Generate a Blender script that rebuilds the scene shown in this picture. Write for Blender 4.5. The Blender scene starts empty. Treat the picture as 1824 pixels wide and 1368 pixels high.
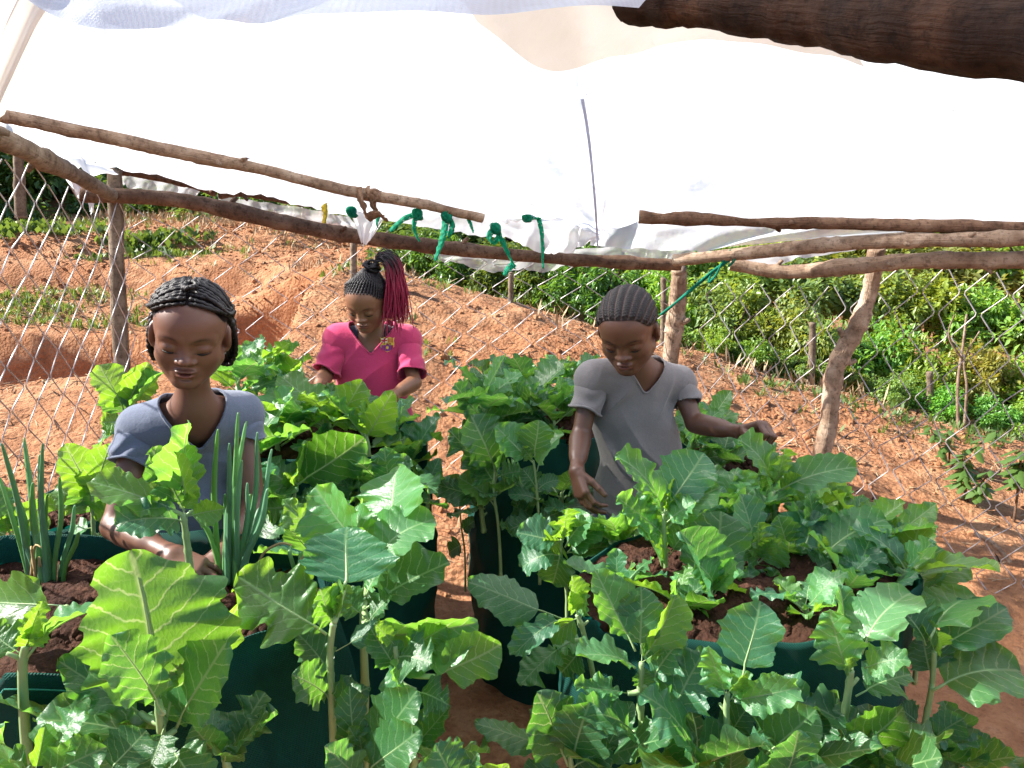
import bpy, bmesh, math, random
import numpy as np
from mathutils import Vector, Matrix, Quaternion

R = math.radians
scene = bpy.context.scene
COL = scene.collection
rng = np.random.default_rng(11)
random.seed(11)

# ------------------------------------------------------------------ camera
CAM = Vector((0, 0, 1.45)); PITCH = R(12.2); FPX = 1404.0
cam_d = bpy.data.cameras.new('camera'); cam = bpy.data.objects.new('camera', cam_d)
COL.objects.link(cam); scene.camera = cam
cam.location = CAM; cam.rotation_euler = (R(90) - PITCH, 0, 0)
cam_d.sensor_width = 36; cam_d.lens = 36 * FPX / 1824; cam_d.clip_start = 0.05; cam_d.clip_end = 3000

# ------------------------------------------------------------------ sky, sun, exposure
SUN_EL = R(36)
SUN_DIR = Vector((-0.99 * math.cos(SUN_EL), 0.12 * math.cos(SUN_EL), math.sin(SUN_EL))).normalized()
w = bpy.data.worlds.new('World'); scene.world = w; w.use_nodes = True
nt = w.node_tree; nt.nodes.clear()
sky = nt.nodes.new('ShaderNodeTexSky'); sky.sky_type = 'NISHITA'; sky.sun_disc = False
sky.sun_elevation = SUN_EL; sky.sun_rotation = math.atan2(SUN_DIR.x, SUN_DIR.y)
sky.altitude = 1500
bg = nt.nodes.new('ShaderNodeBackground'); bg.inputs['Strength'].default_value = 0.085
wo = nt.nodes.new('ShaderNodeOutputWorld')
nt.links.new(sky.outputs[0], bg.inputs[0]); nt.links.new(bg.outputs[0], wo.inputs[0])
sun_l = bpy.data.lights.new('sun', 'SUN'); sun_l.energy = 5.0; sun_l.angle = R(0.5); sun_l.color = (1, 0.95, 0.87)
sun = bpy.data.objects.new('sun', sun_l); COL.objects.link(sun)
sun.rotation_euler = SUN_DIR.to_track_quat('Z', 'Y').to_euler()
scene.view_settings.view_transform = 'Standard'; scene.view_settings.look = 'None'
scene.view_settings.exposure = 1.5; scene.view_settings.gamma = 1
scene.view_settings.use_curve_mapping = False
scene.cycles.max_bounces = 6; scene.cycles.transparent_max_bounces = 8
scene.cycles.transmission_bounces = 4; scene.cycles.diffuse_bounces = 3; scene.cycles.glossy_bounces = 2
scene.cycles.use_denoising = True; scene.cycles.use_adaptive_sampling = True; scene.cycles.adaptive_threshold = 0.02
scene.cycles.sample_clamp_indirect = 6

# ------------------------------------------------------------------ helpers
_c, _s = math.cos(PITCH), math.sin(PITCH)
def at(px, py, Y):
    """point of the place seen at photo position (px, py) that stands Y metres ahead"""
    u = (px - 912) / FPX; v = (684 - py) / FPX
    d = (u, _c + v * _s, -_s + v * _c)
    t = Y / d[1]
    return Vector((u * t, Y, CAM.z + d[2] * t))
def wpx(n, Y):      # size in metres of n photo pixels, Y metres ahead
    return n * Y * 1.03 / FPX
def tag(o, label=None, cat=None, group=None, kind=None):
    if label: o['label'] = label
    if cat: o['category'] = cat
    if group: o['group'] = group
    if kind: o['kind'] = kind
    return o
def empty(name, loc, label=None, cat=None, group=None):
    o = bpy.data.objects.new(name, None); COL.objects.link(o); o.location = loc
    o.empty_display_size = 0.05
    return tag(o, label, cat, group)
def link(name, me, mats=None, parent=None, loc=None):
    o = bpy.data.objects.new(name, me); COL.objects.link(o)
    if mats is not None and not len(me.materials):
        for m in (mats if isinstance(mats, (list, tuple)) else [mats]): me.materials.append(m)
    if parent is not None:
        o.parent = parent
        if loc is None: o.matrix_parent_inverse = Matrix.Translation(parent.location).inverted()
    if loc is not None: o.location = loc
    return o
def mesh(name, V, F, smooth=True, uv=None, mi=None):
    me = bpy.data.meshes.new(name)
    V = np.asarray(V, dtype=np.float32)
    if isinstance(F, np.ndarray):
        n, k = F.shape
        me.vertices.add(len(V)); me.vertices.foreach_set('co', V.ravel())
        me.loops.add(n * k); me.loops.foreach_set('vertex_index', F.astype(np.int32).ravel())
        me.polygons.add(n); me.polygons.foreach_set('loop_start', np.arange(0, n * k, k, dtype=np.int32))
        me.update(calc_edges=True)
    else:
        me.from_pydata(V.tolist(), [], F)
        me.update()
    if smooth: me.polygons.foreach_set('use_smooth', np.ones(len(me.polygons), dtype=bool))
    if mi is not None: me.polygons.foreach_set('material_index', np.asarray(mi, dtype=np.int32))
    if uv is not None:
        l = me.uv_layers.new(name='UVMap'); li = np.zeros(len(me.loops), dtype=np.int32)
        me.loops.foreach_get('vertex_index', li)
        l.data.foreach_set('uv', np.asarray(uv, dtype=np.float32)[li].ravel())
    return me
class MB:
    """collects geometry for ONE mesh"""
    def __init__(s): s.V = []; s.F = []; s.n = 0; s.M = []; s.UV = []
    def add(s, V, F, m=0, uv=None):
        V = np.asarray(V, float); s.V.append(V)
        s.F += [[i + s.n for i in f] for f in F]; s.M += [m] * len(F); s.n += len(V)
        s.UV.append(np.zeros((len(V), 2)) if uv is None else np.asarray(uv, float))
    def tube(s, pts, rad, sides=8, caps=True, m=0, flat=1.0, up=None):
        pts = [Vector(p) for p in pts]; n = len(pts)
        rad = [rad] * n if np.isscalar(rad) else list(rad)
        V = []; UV = []; prev = None
        for i, p in enumerate(pts):
            d = (pts[min(i + 1, n - 1)] - pts[max(i - 1, 0)]).normalized()
            if prev is None:
                a = Vector(up) if up else (Vector((0, 0, 1)) if abs(d.z) < 0.9 else Vector((1, 0, 0)))
            else: a = prev
            b = a - d * a.dot(d)
            b = b.normalized() if b.length > 1e-6 else d.orthogonal().normalized()
            c = d.cross(b); prev = b
            for k in range(sides):
                t = 2 * math.pi * k / sides
                V.append(p + (b * math.cos(t) * flat + c * math.sin(t)) * rad[i]); UV.append((i / max(1, n - 1), k / sides))
        F = [[i * sides + k, i * sides + (k + 1) % sides, (i + 1) * sides + (k + 1) % sides, (i + 1) * sides + k]
             for i in range(n - 1) for k in range(sides)]
        if caps: F += [list(range(sides))[::-1], [(n - 1) * sides + k for k in range(sides)]]
        s.add([tuple(v) for v in V], F, m, UV)
    def build(s, name, mats, parent=None, smooth=True, loc=None):
        me = mesh(name, np.concatenate(s.V), s.F, smooth, np.concatenate(s.UV), s.M)
        return link(name, me, mats, parent, loc)
def catmull(P, n=8, closed=False):
    P = [Vector(p) for p in P]; out = []
    m = len(P); segs = m if closed else m - 1
    for i in range(segs):
        g = lambda k: P[k % m] if closed else P[max(0, min(m - 1, k))]
        a, b, c, d = g(i - 1), g(i), g(i + 1), g(i + 2)
        for j in range(n):
            t = j / n
            out.append(0.5 * ((2 * b) + (c - a) * t + (2 * a - 5 * b + 4 * c - d) * t * t + (3 * b - a - 3 * c + d) * t ** 3))
    if not closed: out.append(P[-1])
    return out
# value noise in numpy
_T = np.random.default_rng(5).random((64, 64, 64)).astype(np.float32) * 2 - 1
def vnoise(x, y, z=0.0):
    x = np.asarray(x, np.float32); y = np.asarray(y, np.float32); z = np.asarray(z, np.float32) + 0 * x
    xi = np.floor(x).astype(int); yi = np.floor(y).astype(int); zi = np.floor(z).astype(int)
    f = lambda t: t * t * (3 - 2 * t)
    a, b, c = f(x - xi), f(y - yi), f(z - zi)
    xi &= 63; yi &= 63; zi &= 63; x1 = (xi + 1) & 63; y1 = (yi + 1) & 63; z1 = (zi + 1) & 63
    L = lambda p, q, t: p + (q - p) * t
    return L(L(L(_T[xi, yi, zi], _T[x1, yi, zi], a), L(_T[xi, y1, zi], _T[x1, y1, zi], a), b),
             L(L(_T[xi, yi, z1], _T[x1, yi, z1], a), L(_T[xi, y1, z1], _T[x1, y1, z1], a), b), c)
def fbm(x, y, z=0.0, o=4):
    s = 0; a = 1.0; f = 1.0
    for i in range(o): s = s + a * vnoise(np.asarray(x) * f + 17.3 * i, np.asarray(y) * f + 5.1 * i, np.asarray(z) * f); a *= 0.5; f *= 2.03
    return s

# ------------------------------------------------------------------ materials
class NT:
    def __init__(s, name):
        s.m = bpy.data.materials.new(name); s.m.use_nodes = True; s.t = s.m.node_tree; s.t.nodes.clear()
        s.out = s.n('ShaderNodeOutputMaterial')
    def n(s, typ, ins=None, **kw):
        o = s.t.nodes.new(typ)
        for k, v in kw.items(): setattr(o, k, v)
        if ins:
            for k, v in ins.items():
                i = o.inputs[k]
                if isinstance(v, bpy.types.NodeSocket): s.t.links.new(v, i)
                elif hasattr(v, '__len__') and len(v) == 3 and i.type == 'RGBA': i.default_value = (*v, 1)
                else: i.default_value = v
        return o
    def math(s, op, a, b=0.0, c=0.0): return s.n('ShaderNodeMath', {0: a, 1: b, 2: c}, operation=op).outputs[0]
    def mix(s, f, a, b, mode='MIX'):
        o = s.n('ShaderNodeMix', data_type='RGBA', blend_type=mode)
        for k, v in ((0, f), (6, a), (7, b)):
            i = o.inputs[k]
            if isinstance(v, bpy.types.NodeSocket): s.t.links.new(v, i)
            else: i.default_value = (*v, 1) if hasattr(v, '__len__') and len(v) == 3 else v
        return o.outputs[2]
    def noise(s, scale, detail=4, rough=0.55, vec=None, out=0, dist=0.0):
        i = {'Scale': scale, 'Detail': detail, 'Roughness': rough, 'Distortion': dist}
        if vec is not None: i['Vector'] = vec
        return s.n('ShaderNodeTexNoise', i).outputs[out]
    def ramp(s, f, stops):
        o = s.n('ShaderNodeValToRGB', {0: f}); cr = o.color_ramp
        while len(cr.elements) < len(stops): cr.elements.new(0.5)
        for e, (p, c) in zip(cr.elements, stops): e.position = p; e.color = (*c, 1) if hasattr(c, '__len__') else (c, c, c, 1)
        return o.outputs[0]
    def bump(s, h, strength=0.5, dist=0.01, nrm=None):
        i = {'Height': h, 'Strength': strength, 'Distance': dist}
        if nrm is not None: i['Normal'] = nrm
        return s.n('ShaderNodeBump', i).outputs[0]
    def done(s, sh): s.t.links.new(sh, s.out.inputs[0]); return s.m
    def prin(s, **k):
        names = {'color': 'Base Color', 'rough': 'Roughness', 'spec': 'Specular IOR Level', 'normal': 'Normal', 'metal': 'Metallic',
                 'sheen': 'Sheen Weight', 'coat': 'Coat Weight', 'sss': 'Subsurface Weight', 'coat_r': 'Coat Roughness', 'alpha': 'Alpha'}
        return s.n('ShaderNodeBsdfPrincipled', {names[a]: b for a, b in k.items()}).outputs[0]

def m_soil(name, dark, mid, light, red, wet=0.9, fine=1.0):
    t = NT(name); co = t.n('ShaderNodeTexCoord').outputs['Object']
    big = t.noise(1.1, 5, 0.6, co); med = t.noise(9 * fine, 6, 0.62, co); sm = t.noise(70 * fine, 5, 0.65, co)
    c = t.ramp(med, [(0.30, dark), (0.52, mid), (0.75, light)])
    c = t.mix(t.ramp(big, [(0.42, 0.0), (0.62, 0.65)]), c, red)
    c = t.mix(t.ramp(sm, [(0.35, 0.40), (0.5, 0.0)]), c, dark)
    vo = t.n('ShaderNodeTexVoronoi', {'Vector': co, 'Scale': 42 * fine}).outputs[0]
    h = t.math('ADD', t.math('MULTIPLY', med, 1.2), t.math('ADD', t.math('MULTIPLY', sm, 0.5), t.math('MULTIPLY', vo, -0.35)))
    return t.done(t.prin(color=c, rough=wet, spec=0.15, normal=t.bump(h, 0.9, 0.03)))
M = {}
M['earth'] = m_soil('earth', (0.24, 0.104, 0.050), (0.46, 0.225, 0.112), (0.60, 0.355, 0.200), (0.39, 0.160, 0.070))
M['compost'] = m_soil('compost', (0.030, 0.014, 0.010), (0.085, 0.036, 0.022), (0.19, 0.085, 0.052), (0.06, 0.027, 0.018), 0.85, 2.2)
M['stone'] = m_soil('stone', (0.16, 0.08, 0.05), (0.34, 0.19, 0.12), (0.46, 0.29, 0.20), (0.28, 0.13, 0.08), 0.8, 1.5)

def m_bark(name, a, b, c, spots=0.5, scale=(3, 3, 0.6)):
    t = NT(name); uv = t.n('ShaderNodeTexCoord'); ob = uv.outputs['Object']
    n1 = t.noise(14, 6, 0.65, ob); n2 = t.noise(60, 5, 0.7, ob); n3 = t.noise(5, 3, 0.5, ob)
    col = t.ramp(n1, [(0.32, a), (0.5, b), (0.68, c)])
    col = t.mix(t.ramp(n3, [(0.45, 0.0), (0.62, spots)]), col, a)
    col = t.mix(t.ramp(n2, [(0.36, 0.7), (0.5, 0.0)]), col, tuple(x * 0.5 for x in a))
    mp = t.n('ShaderNodeMapping', {'Vector': uv.outputs['UV'], 'Scale': (9, 40, 1)}).outputs[0]
    fib = t.noise(1.0, 4, 0.6, mp)
    h = t.math('ADD', t.math('MULTIPLY', fib, 0.8), t.math('ADD', t.math('MULTIPLY', n1, 0.6), t.math('MULTIPLY', n2, 0.4)))
    return t.done(t.prin(color=col, rough=0.88, spec=0.2, normal=t.bump(h, 0.8, 0.008)))
M['bark_tan'] = m_bark('bark_tan', (0.19, 0.12, 0.08), (0.38, 0.27, 0.19), (0.54, 0.42, 0.32))
M['bark_grey'] = m_bark('bark_grey', (0.12, 0.085, 0.06), (0.24, 0.18, 0.125), (0.33, 0.265, 0.20))
M['bark_dark'] = m_bark('bark_dark', (0.016, 0.009, 0.007), (0.042, 0.022, 0.015), (0.10, 0.052, 0.032))
M['bark_brown'] = m_bark('bark_brown', (0.09, 0.048, 0.03), (0.19, 0.11, 0.07), (0.31, 0.20, 0.135))

def m_wire():
    t = NT('galvanised_wire')
    n = t.noise(40, 3)
    return t.done(t.prin(color=t.ramp(n, [(0.3, (0.35, 0.32, 0.33)), (0.7, (0.62, 0.58, 0.58))]), rough=0.42, metal=0.55, spec=0.5))
M['wire'] = m_wire()

def m_sheet(name, tr, dif, clear=0.25, weave=0.0, tcol=(0.93, 0.94, 0.97), dcol=(0.9, 0.9, 0.9)):
    """thin white polythene: some light straight through, most of it scattered"""
    t = NT(name); co = t.n('ShaderNodeTexCoord').outputs['Object']
    n = t.noise(3.5, 4, 0.6, co); f = t.noise(30, 4, 0.6, co)
    h = t.math('ADD', n, t.math('MULTIPLY', f, 0.15))
    nb = t.bump(h, 0.35, 0.03)
    if weave:
        uv = t.n('ShaderNodeTexCoord').outputs['UV']
        w1 = t.n('ShaderNodeTexChecker', {'Vector': uv, 'Scale': weave}).outputs[1]
        nb = t.bump(w1, 0.3, 0.002, nb)
    d = t.n('ShaderNodeBsdfDiffuse', {'Color': dcol, 'Normal': nb}).outputs[0]
    tl = t.n('ShaderNodeBsdfTranslucent', {'Color': tcol, 'Normal': nb}).outputs[0]
    g = t.n('ShaderNodeBsdfGlossy', {'Color': (1, 1, 1), 'Roughness': 0.3, 'Normal': nb}).outputs[0]
    cl = t.n('ShaderNodeBsdfTransparent', {'Color': (0.97, 0.97, 0.97)}).outputs[0]
    a = t.n('ShaderNodeMixShader', {0: tr / (tr + dif), 1: d, 2: tl}).outputs[0]
    a = t.n('ShaderNodeMixShader', {0: 0.06, 1: a, 2: g}).outputs[0]
    cf = t.ramp(t.noise(6, 4, 0.6, co), [(0.35, clear * 0.75), (0.65, min(1, clear * 1.25))])
    if weave: cf = t.math('ADD', cf, t.math('MULTIPLY', w1, 0.06))
    a = t.n('ShaderNodeMixShader', {0: cf, 1: a, 2: cl}).outputs[0]
    return t.done(a)
M['sheet'] = m_sheet('white_polythene', 0.92, 0.08, 0.20)
M['sheet_film'] = m_sheet('clear_polythene', 0.5, 0.5, 0.42)
M['sheet_white'] = m_sheet('opaque_white_polythene', 0.5, 0.5, 0.08)
M['sheet_woven'] = m_sheet('woven_blue_white_sheet', 0.45, 0.55, 0.04, 220, (0.50, 0.58, 0.74), (0.62, 0.68, 0.80))
M['sheet_beige'] = m_sheet('beige_polythene', 0.5, 0.5, 0.06, 0, (0.66, 0.60, 0.52), (0.70, 0.64, 0.56))  # beige plastic; darker shading of the doubled fold is put into this colour

def m_net(name, c1, c2, scale=260, tr=0.25, hole=0.12):
    t = NT(name); uv = t.n('ShaderNodeTexCoord').outputs['UV']
    x = t.n('ShaderNodeSeparateXYZ', {0: uv})
    wx = t.math('SINE', t.math('MULTIPLY', x.outputs[0], scale)); wy = t.math('SINE', t.math('MULTIPLY', x.outputs[1], scale))
    wv = t.math('MULTIPLY', wx, wy)
    n = t.noise(7, 4, 0.6)
    c = t.mix(n, c1, c2)
    c = t.mix(t.math('MULTIPLY_ADD', wv, 0.25, 0.25), c, tuple(k * 0.45 for k in c1))
    nb = t.bump(t.math('ADD', wv, t.math('MULTIPLY', n, 3)), 0.5, 0.004)
    p = t.prin(color=c, rough=0.7, spec=0.2, normal=nb)
    tl = t.n('ShaderNodeBsdfTranslucent', {'Color': tuple(min(1, k * 2.2) for k in c2)}).outputs[0]
    a = t.n('ShaderNodeMixShader', {0: tr, 1: p, 2: tl}).outputs[0]
    if hole:
        cl = t.n('ShaderNodeBsdfTransparent').outputs[0]
        a = t.n('ShaderNodeMixShader', {0: t.math('MULTIPLY', t.math('GREATER_THAN', wv, 0.72), hole), 1: a, 2: cl}).outputs[0]
    return t.done(a)
M['net'] = m_net('shade_net', (0.002, 0.040, 0.031), (0.006, 0.115, 0.088), 1500, 0.12, 0)
M['net_strip'] = m_net('green_net_strip', (0.004, 0.20, 0.11), (0.012, 0.33, 0.20), 90, 0.35, 0.5)
M['twine'] = m_net('green_twine', (0.004, 0.19, 0.12), (0.01, 0.30, 0.20), 200, 0.1, 0)
M['cloth_strip'] = m_net('tan_cloth_strip', (0.20, 0.115, 0.07), (0.36, 0.22, 0.14), 300, 0.1, 0)
M['yellow_strip'] = m_net('yellow_strip', (0.55, 0.36, 0.02), (0.80, 0.58, 0.06), 120, 0.3, 0)

def m_leaf(name, dark, light, vein, trans, rough=0.4, tr=0.36, veins=True):
    t = NT(name); oi = t.n('ShaderNodeObjectInfo')
    tc = t.n('ShaderNodeTexCoord'); ob = tc.outputs['Object']
    n = t.noise(5, 4, 0.6, ob); n2 = t.noise(26, 4, 0.6, ob)
    col = t.mix(n, dark, light)
    if veins:
        s = t.n('ShaderNodeSeparateXYZ', {0: tc.outputs['UV']}); u, v = s.outputs[0], s.outputs[1]
        av = t.math('ABSOLUTE', v)
        wob = t.math('MULTIPLY_ADD', n, 0.16, -0.08)
        p = t.math('MULTIPLY', t.math('ADD', t.math('SUBTRACT', u, t.math('MULTIPLY', t.math('POWER', av, 1.15), 0.34)), wob), 6.3)
        sgn = t.math('MULTIPLY', t.math('SIGN', v), 0.21)
        fr = t.math('ABSOLUTE', t.math('SUBTRACT', t.math('FRACT', t.math('ADD', p, sgn)), 0.5))
        wid = t.math('MULTIPLY_ADD', av, -0.055, 0.085)
        sv = t.n('ShaderNodeMapRange', {0: fr, 1: t.math('MULTIPLY', wid, 0.35), 2: wid, 3: 1.0, 4: 0.0}).outputs[0]
        mr = t.n('ShaderNodeMapRange', {0: av, 1: 0.015, 2: 0.055, 3: 1.0, 4: 0.0}).outputs[0]
        vo = t.n('ShaderNodeTexVoronoi', {'Vector': tc.outputs['UV'], 'Scale': 15.0}, feature='DISTANCE_TO_EDGE').outputs[0]
        net = t.n('ShaderNodeMapRange', {0: vo, 1: 0.0, 2: 0.05, 3: 0.45, 4: 0.0}).outputs[0]
        vm = t.math('MAXIMUM', t.math('MULTIPLY', sv, 0.95), mr)
        vm2 = t.math('MAXIMUM', vm, t.math('MULTIPLY', net, 0.45))
        pucker = t.math('MULTIPLY', fr, 2.0)
        h = t.math('ADD', t.math('MULTIPLY', t.math('SMOOTH_MIN', pucker, 0.35, 0.2), 0.8), t.math('ADD', t.math('MULTIPLY', n2, 0.5), t.math('MULTIPLY', vo, 0.5)))
        nb = t.bump(h, 0.30, 0.004)
    else:
        vm = vm2 = 0.0; nb = t.bump(n2, 0.4, 0.004)
    col = t.mix(1.0, col, oi.outputs['Color'], 'MULTIPLY')
    # pale waxy bloom in uneven patches
    col = t.mix(t.ramp(t.noise(3.2, 3, 0.5, ob), [(0.45, 0.0), (0.75, 0.16)]), col, (0.11, 0.23, 0.14))
    tcol = t.mix(1.0, t.mix(n2, trans, tuple(k * 0.75 for k in trans)), oi.outputs['Color'], 'MULTIPLY')
    if veins:
        col = t.mix(t.math('MULTIPLY', vm2, 0.42), col, vein)
        spot = t.ramp(t.noise(11, 3, 0.7, t.n('ShaderNodeVectorMath', {0: ob, 1: oi.outputs['Location']}, operation='ADD').outputs[0]), [(0.70, 0.0), (0.74, 0.8)])
        col = t.mix(spot, col, (0.20, 0.17, 0.06))
        tcol = t.mix(t.math('MULTIPLY', vm2, 0.8), tcol, (0.70, 0.82, 0.30))
    pr = t.prin(color=col, rough=t.math('MULTIPLY_ADD', n2, 0.2, rough - 0.1), spec=0.5, normal=nb)
    tl = t.n('ShaderNodeBsdfTranslucent', {'Color': tcol, 'Normal': nb}).outputs[0]
    return t.done(t.n('ShaderNodeMixShader', {0: tr, 1: pr, 2: tl}).outputs[0])
M['kale'] = m_leaf('kale_leaf', (0.020, 0.090, 0.030), (0.056, 0.175, 0.062), (0.21, 0.38, 0.17), (0.25, 0.60, 0.040), 0.36, 0.38)
M['onion'] = m_leaf('onion_leaf', (0.075, 0.20, 0.070), (0.15, 0.33, 0.13), (0.2, 0.3, 0.1), (0.25, 0.5, 0.10), 0.42, 0.25, False)
M['bush'] = m_leaf('bush_leaf', (0.040, 0.105, 0.022), (0.12, 0.20, 0.045), (0, 0, 0), (0.26, 0.40, 0.04), 0.36, 0.3, False)
def m_plain(name, c1, c2, scale=20, rough=0.6, spec=0.3, bump=0.3, sss=0.0):
    t = NT(name); ob = t.n('ShaderNodeTexCoord').outputs['Object']; n = t.noise(scale, 4, 0.6, ob)
    return t.done(t.prin(color=t.mix(n, c1, c2), rough=rough, spec=spec, normal=t.bump(n, bump, 0.004)))
M['kale_stem'] = m_plain('kale_stem', (0.17, 0.28, 0.10), (0.34, 0.46, 0.22), 25, 0.45, 0.5)
M['petiole'] = m_plain('petiole', (0.20, 0.34, 0.13), (0.36, 0.48, 0.22), 30, 0.45, 0.5)
M['dry'] = m_plain('dry_leaf', (0.30, 0.20, 0.08), (0.50, 0.37, 0.18), 30, 0.7)
M['straw'] = m_plain('straw', (0.34, 0.22, 0.12), (0.56, 0.42, 0.26), 30, 0.8)
M['grass'] = m_leaf('weed_leaf', (0.05, 0.12, 0.02), (0.11, 0.19, 0.04), (0, 0, 0), (0.30, 0.42, 0.05), 0.5, 0.3, False)
# ------------------------------------------------------------------ ground
def tps(P, Z, lam=0.02):
    P = np.array(P, float); Z = np.array(Z, float); n = len(P)
    def U(r2): return np.where(r2 > 1e-12, 0.5 * r2 * np.log(np.maximum(r2, 1e-12)), 0)
    d2 = ((P[:, None] - P[None]) ** 2).sum(-1)
    A = np.zeros((n + 3, n + 3)); A[:n, :n] = U(d2) + lam * np.eye(n); A[:n, n] = 1; A[:n, n + 1:] = P
    A[n, :n] = 1; A[n + 1:, :n] = P.T
    c = np.linalg.solve(A, np.r_[Z, 0, 0, 0])
    def f(x, y):
        x = np.asarray(x, float); y = np.asarray(y, float); s = c[n] + c[n + 1] * x + c[n + 2] * y
        for i in range(n): s = s + c[i] * U((x - P[i, 0]) ** 2 + (y - P[i, 1]) ** 2)
        return s
    return f
gp, gz = [], []
for x in (-1.3, -0.6, 0, 0.6, 1.3):
    for y in (-1, 0, 0.9, 1.7): gp.append((x, y)); gz.append(0.0)
for x in (-0.5, 0.1, 0.7): gp.append((x, 2.3)); gz.append(0.02)
PIX = [(780, 1000, 2.85), (790, 890, 3.25), (760, 790, 3.65), (770, 650, 4.25), (760, 525, 4.9), (620, 500, 5.0), (540, 500, 5.0),
       (600, 640, 4.1), (950, 570, 4.8), (930, 640, 4.3), (1080, 603, 4.75), (1220, 632, 4.7), (1300, 665, 4.6), (1300, 760, 3.85),
       (1450, 700, 4.55), (1650, 750, 4.4), (1824, 795, 4.3), (1440, 900, 3.0), (1600, 830, 3.6), (1600, 950, 2.95), (1824, 900, 3.4), (1824, 1010, 2.8), (1700, 1150, 2.4), (1790, 1290, 2.0), (1300, 830, 3.3),
       (0, 900, 2.55), (50, 800, 3.0), (0, 705, 3.7), (100, 690, 3.8), (190, 668, 3.95), (300, 640, 4.1), (440, 590, 4.4), (330, 720, 3.4),
       (0, 585, 5.6), (200, 590, 5.7), (400, 575, 5.8), (0, 505, 6.6), (150, 500, 6.8), (300, 480, 6.9), (540, 487, 5.9), (80, 400, 8.6), (250, 400, 8.8), (420, 440, 7.6),
       (560, 470, 7.0), (100, 375, 10), (-400, 560, 5.6), (-400, 760, 3.4), (-300, 950, 2.3)]
for a in PIX:
    p = at(*a); gp.append((p.x, p.y)); gz.append(p.z)
# beyond the crest the land drops to the hedge, then climbs as a wooded hill
for x, y, z in ((0, 6.5, 0.55), (1.5, 6.3, 0.15), (3.0, 5.8, -0.25), (5, 5.5, -0.6), (4.5, 3, -0.4), (3, 1, -0.1), (3, -1, -0.1), (-1.5, 8, 1.25), (0, 9, 0.8), (2, 9, 0.1), (5, 9, -0.6),
                (-4, 12, 1.9), (0, 13, 1.0), (4, 13, -0.2), (-3.5, 0, 0.9), (-3, -1.5, 0.8), (9, 9, -1), (9, 3, -1), (-9, 9, 2.6), (-9, 2, 2.2)):
    gp.append((x, y)); gz.append(z)
_g = tps(gp, gz, 0.01)
def sstep(a, b, x): t = np.clip((x - a) / (b - a), 0, 1); return t * t * (3 - 2 * t)
def ground_z(x, y, detail=True):
    x = np.asarray(x, float); y = np.asarray(y, float)
    xc = np.clip(x, -9, 9); yc = np.clip(y, -1.5, 13)
    z = _g(xc, yc)
    # trench cut along the slope on the left
    wob = 0.12 * vnoise(x * 1.7, y * 1.7, 3)
    far_e = 5.45 + 0.10 * x * 0 + wob; near_e = 4.25 + 0.05 * np.sin(x * 3) + wob
    inx = 1 - sstep(-1.42, -1.24, x + wob)
    tr = sstep(near_e - 0.30, near_e + 0.12, y) * (1 - sstep(far_e - 0.06, far_e + 0.06, y)) * inx
    z = z - 1.0 * tr
    # small step faces higher up on the left hillside
    for yy, h, x1 in ((6.75, 0.30, -1.9), (7.9, 0.26, -1.2)):
        z = z - h * np.exp(-((y - yy - 0.25 * vnoise(x * .8, yy)) / 0.22) ** 2) * (1 - sstep(x1 - .5, x1, x))
    far = sstep(12, 80, np.hypot(x, y))
    z = z + far * (26 * sstep(10, 150, y + 0.3 * np.abs(x)) + 6 * vnoise(x * 0.02, y * 0.02)) - 2 * far * sstep(0, 60, -y)
    if detail:
        rough = 0.35 + 0.65 * sstep(2.3, 3.0, y) + 0.5 * (np.abs(x) > 1.5)
        rough = np.minimum(rough, 1)
        z = z + rough * (0.028 * fbm(x * 3.1, y * 3.1, 1.5, 3) + 0.011 * fbm(x * 15, y * 15, 7.7, 3) + 0.007 * np.abs(fbm(x * 27, y * 27, 2.2, 2)))
    return z
def axis(lo, hi, fine, far):
    a = list(np.arange(lo, hi, fine)); s = fine
    up = []; v = a[-1]
    while v < far: s *= 1.28; v += s; up.append(v)
    s = fine; dn = []; v = a[0]
    while v > -far: s *= 1.28; v -= s; dn.append(v)
    return np.array(dn[::-1] + a + up)
gx = axis(-4.6, 4.2, 0.03, 900); gy = axis(1.6, 7.2, 0.03, 900)
X, Y = np.meshgrid(gx, gy); Z = ground_z(X, Y)
ni, nj = X.shape
idx = np.arange(ni * nj).reshape(ni, nj)
F = np.stack([idx[:-1, :-1], idx[:-1, 1:], idx[1:, 1:], idx[1:, :-1]], -1).reshape(-1, 4)
ground = tag(link('ground', mesh('ground', np.stack([X, Y, Z], -1).reshape(-1, 3), F), M['earth']), 'bare red earth slope with clods and a cut trench', None, None, 'structure')

# loose clods and straw on the slope
def lump(n_seed, sub=1):
    bm = bmesh.new(); bmesh.ops.create_icosphere(bm, subdivisions=sub, radius=1.0)
    r = np.random.default_rng(n_seed)
    V = np.array([v.co for v in bm.verts]); V *= (1 + 0.25 * r.standard_normal((len(V), 1)) * 0.8); V *= r.uniform(0.6, 1.1, 3)
    Fs = [[v.index for v in f.verts] for f in bm.faces]; bm.free(); return V, np.array(Fs)
LUMPS = [lump(i) for i in range(6)]
def scatter_lumps(name, pts, size, mat, label):
    Vs, Fs = [], []; n = 0
    for p, s in zip(pts, size):
        V, Fc = LUMPS[rng.integers(6)]; a = rng.uniform(0, 6.28); ca, sa = math.cos(a), math.sin(a)
        W = V * s; W = np.stack([W[:, 0] * ca - W[:, 1] * sa, W[:, 0] * sa + W[:, 1] * ca, W[:, 2] * 0.75], -1) + p
        Vs.append(W); Fs.append(Fc + n); n += len(V)
    return tag(link(name, mesh(name, np.concatenate(Vs), np.concatenate(Fs)), mat), label, 'soil', None, 'stuff')
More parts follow.
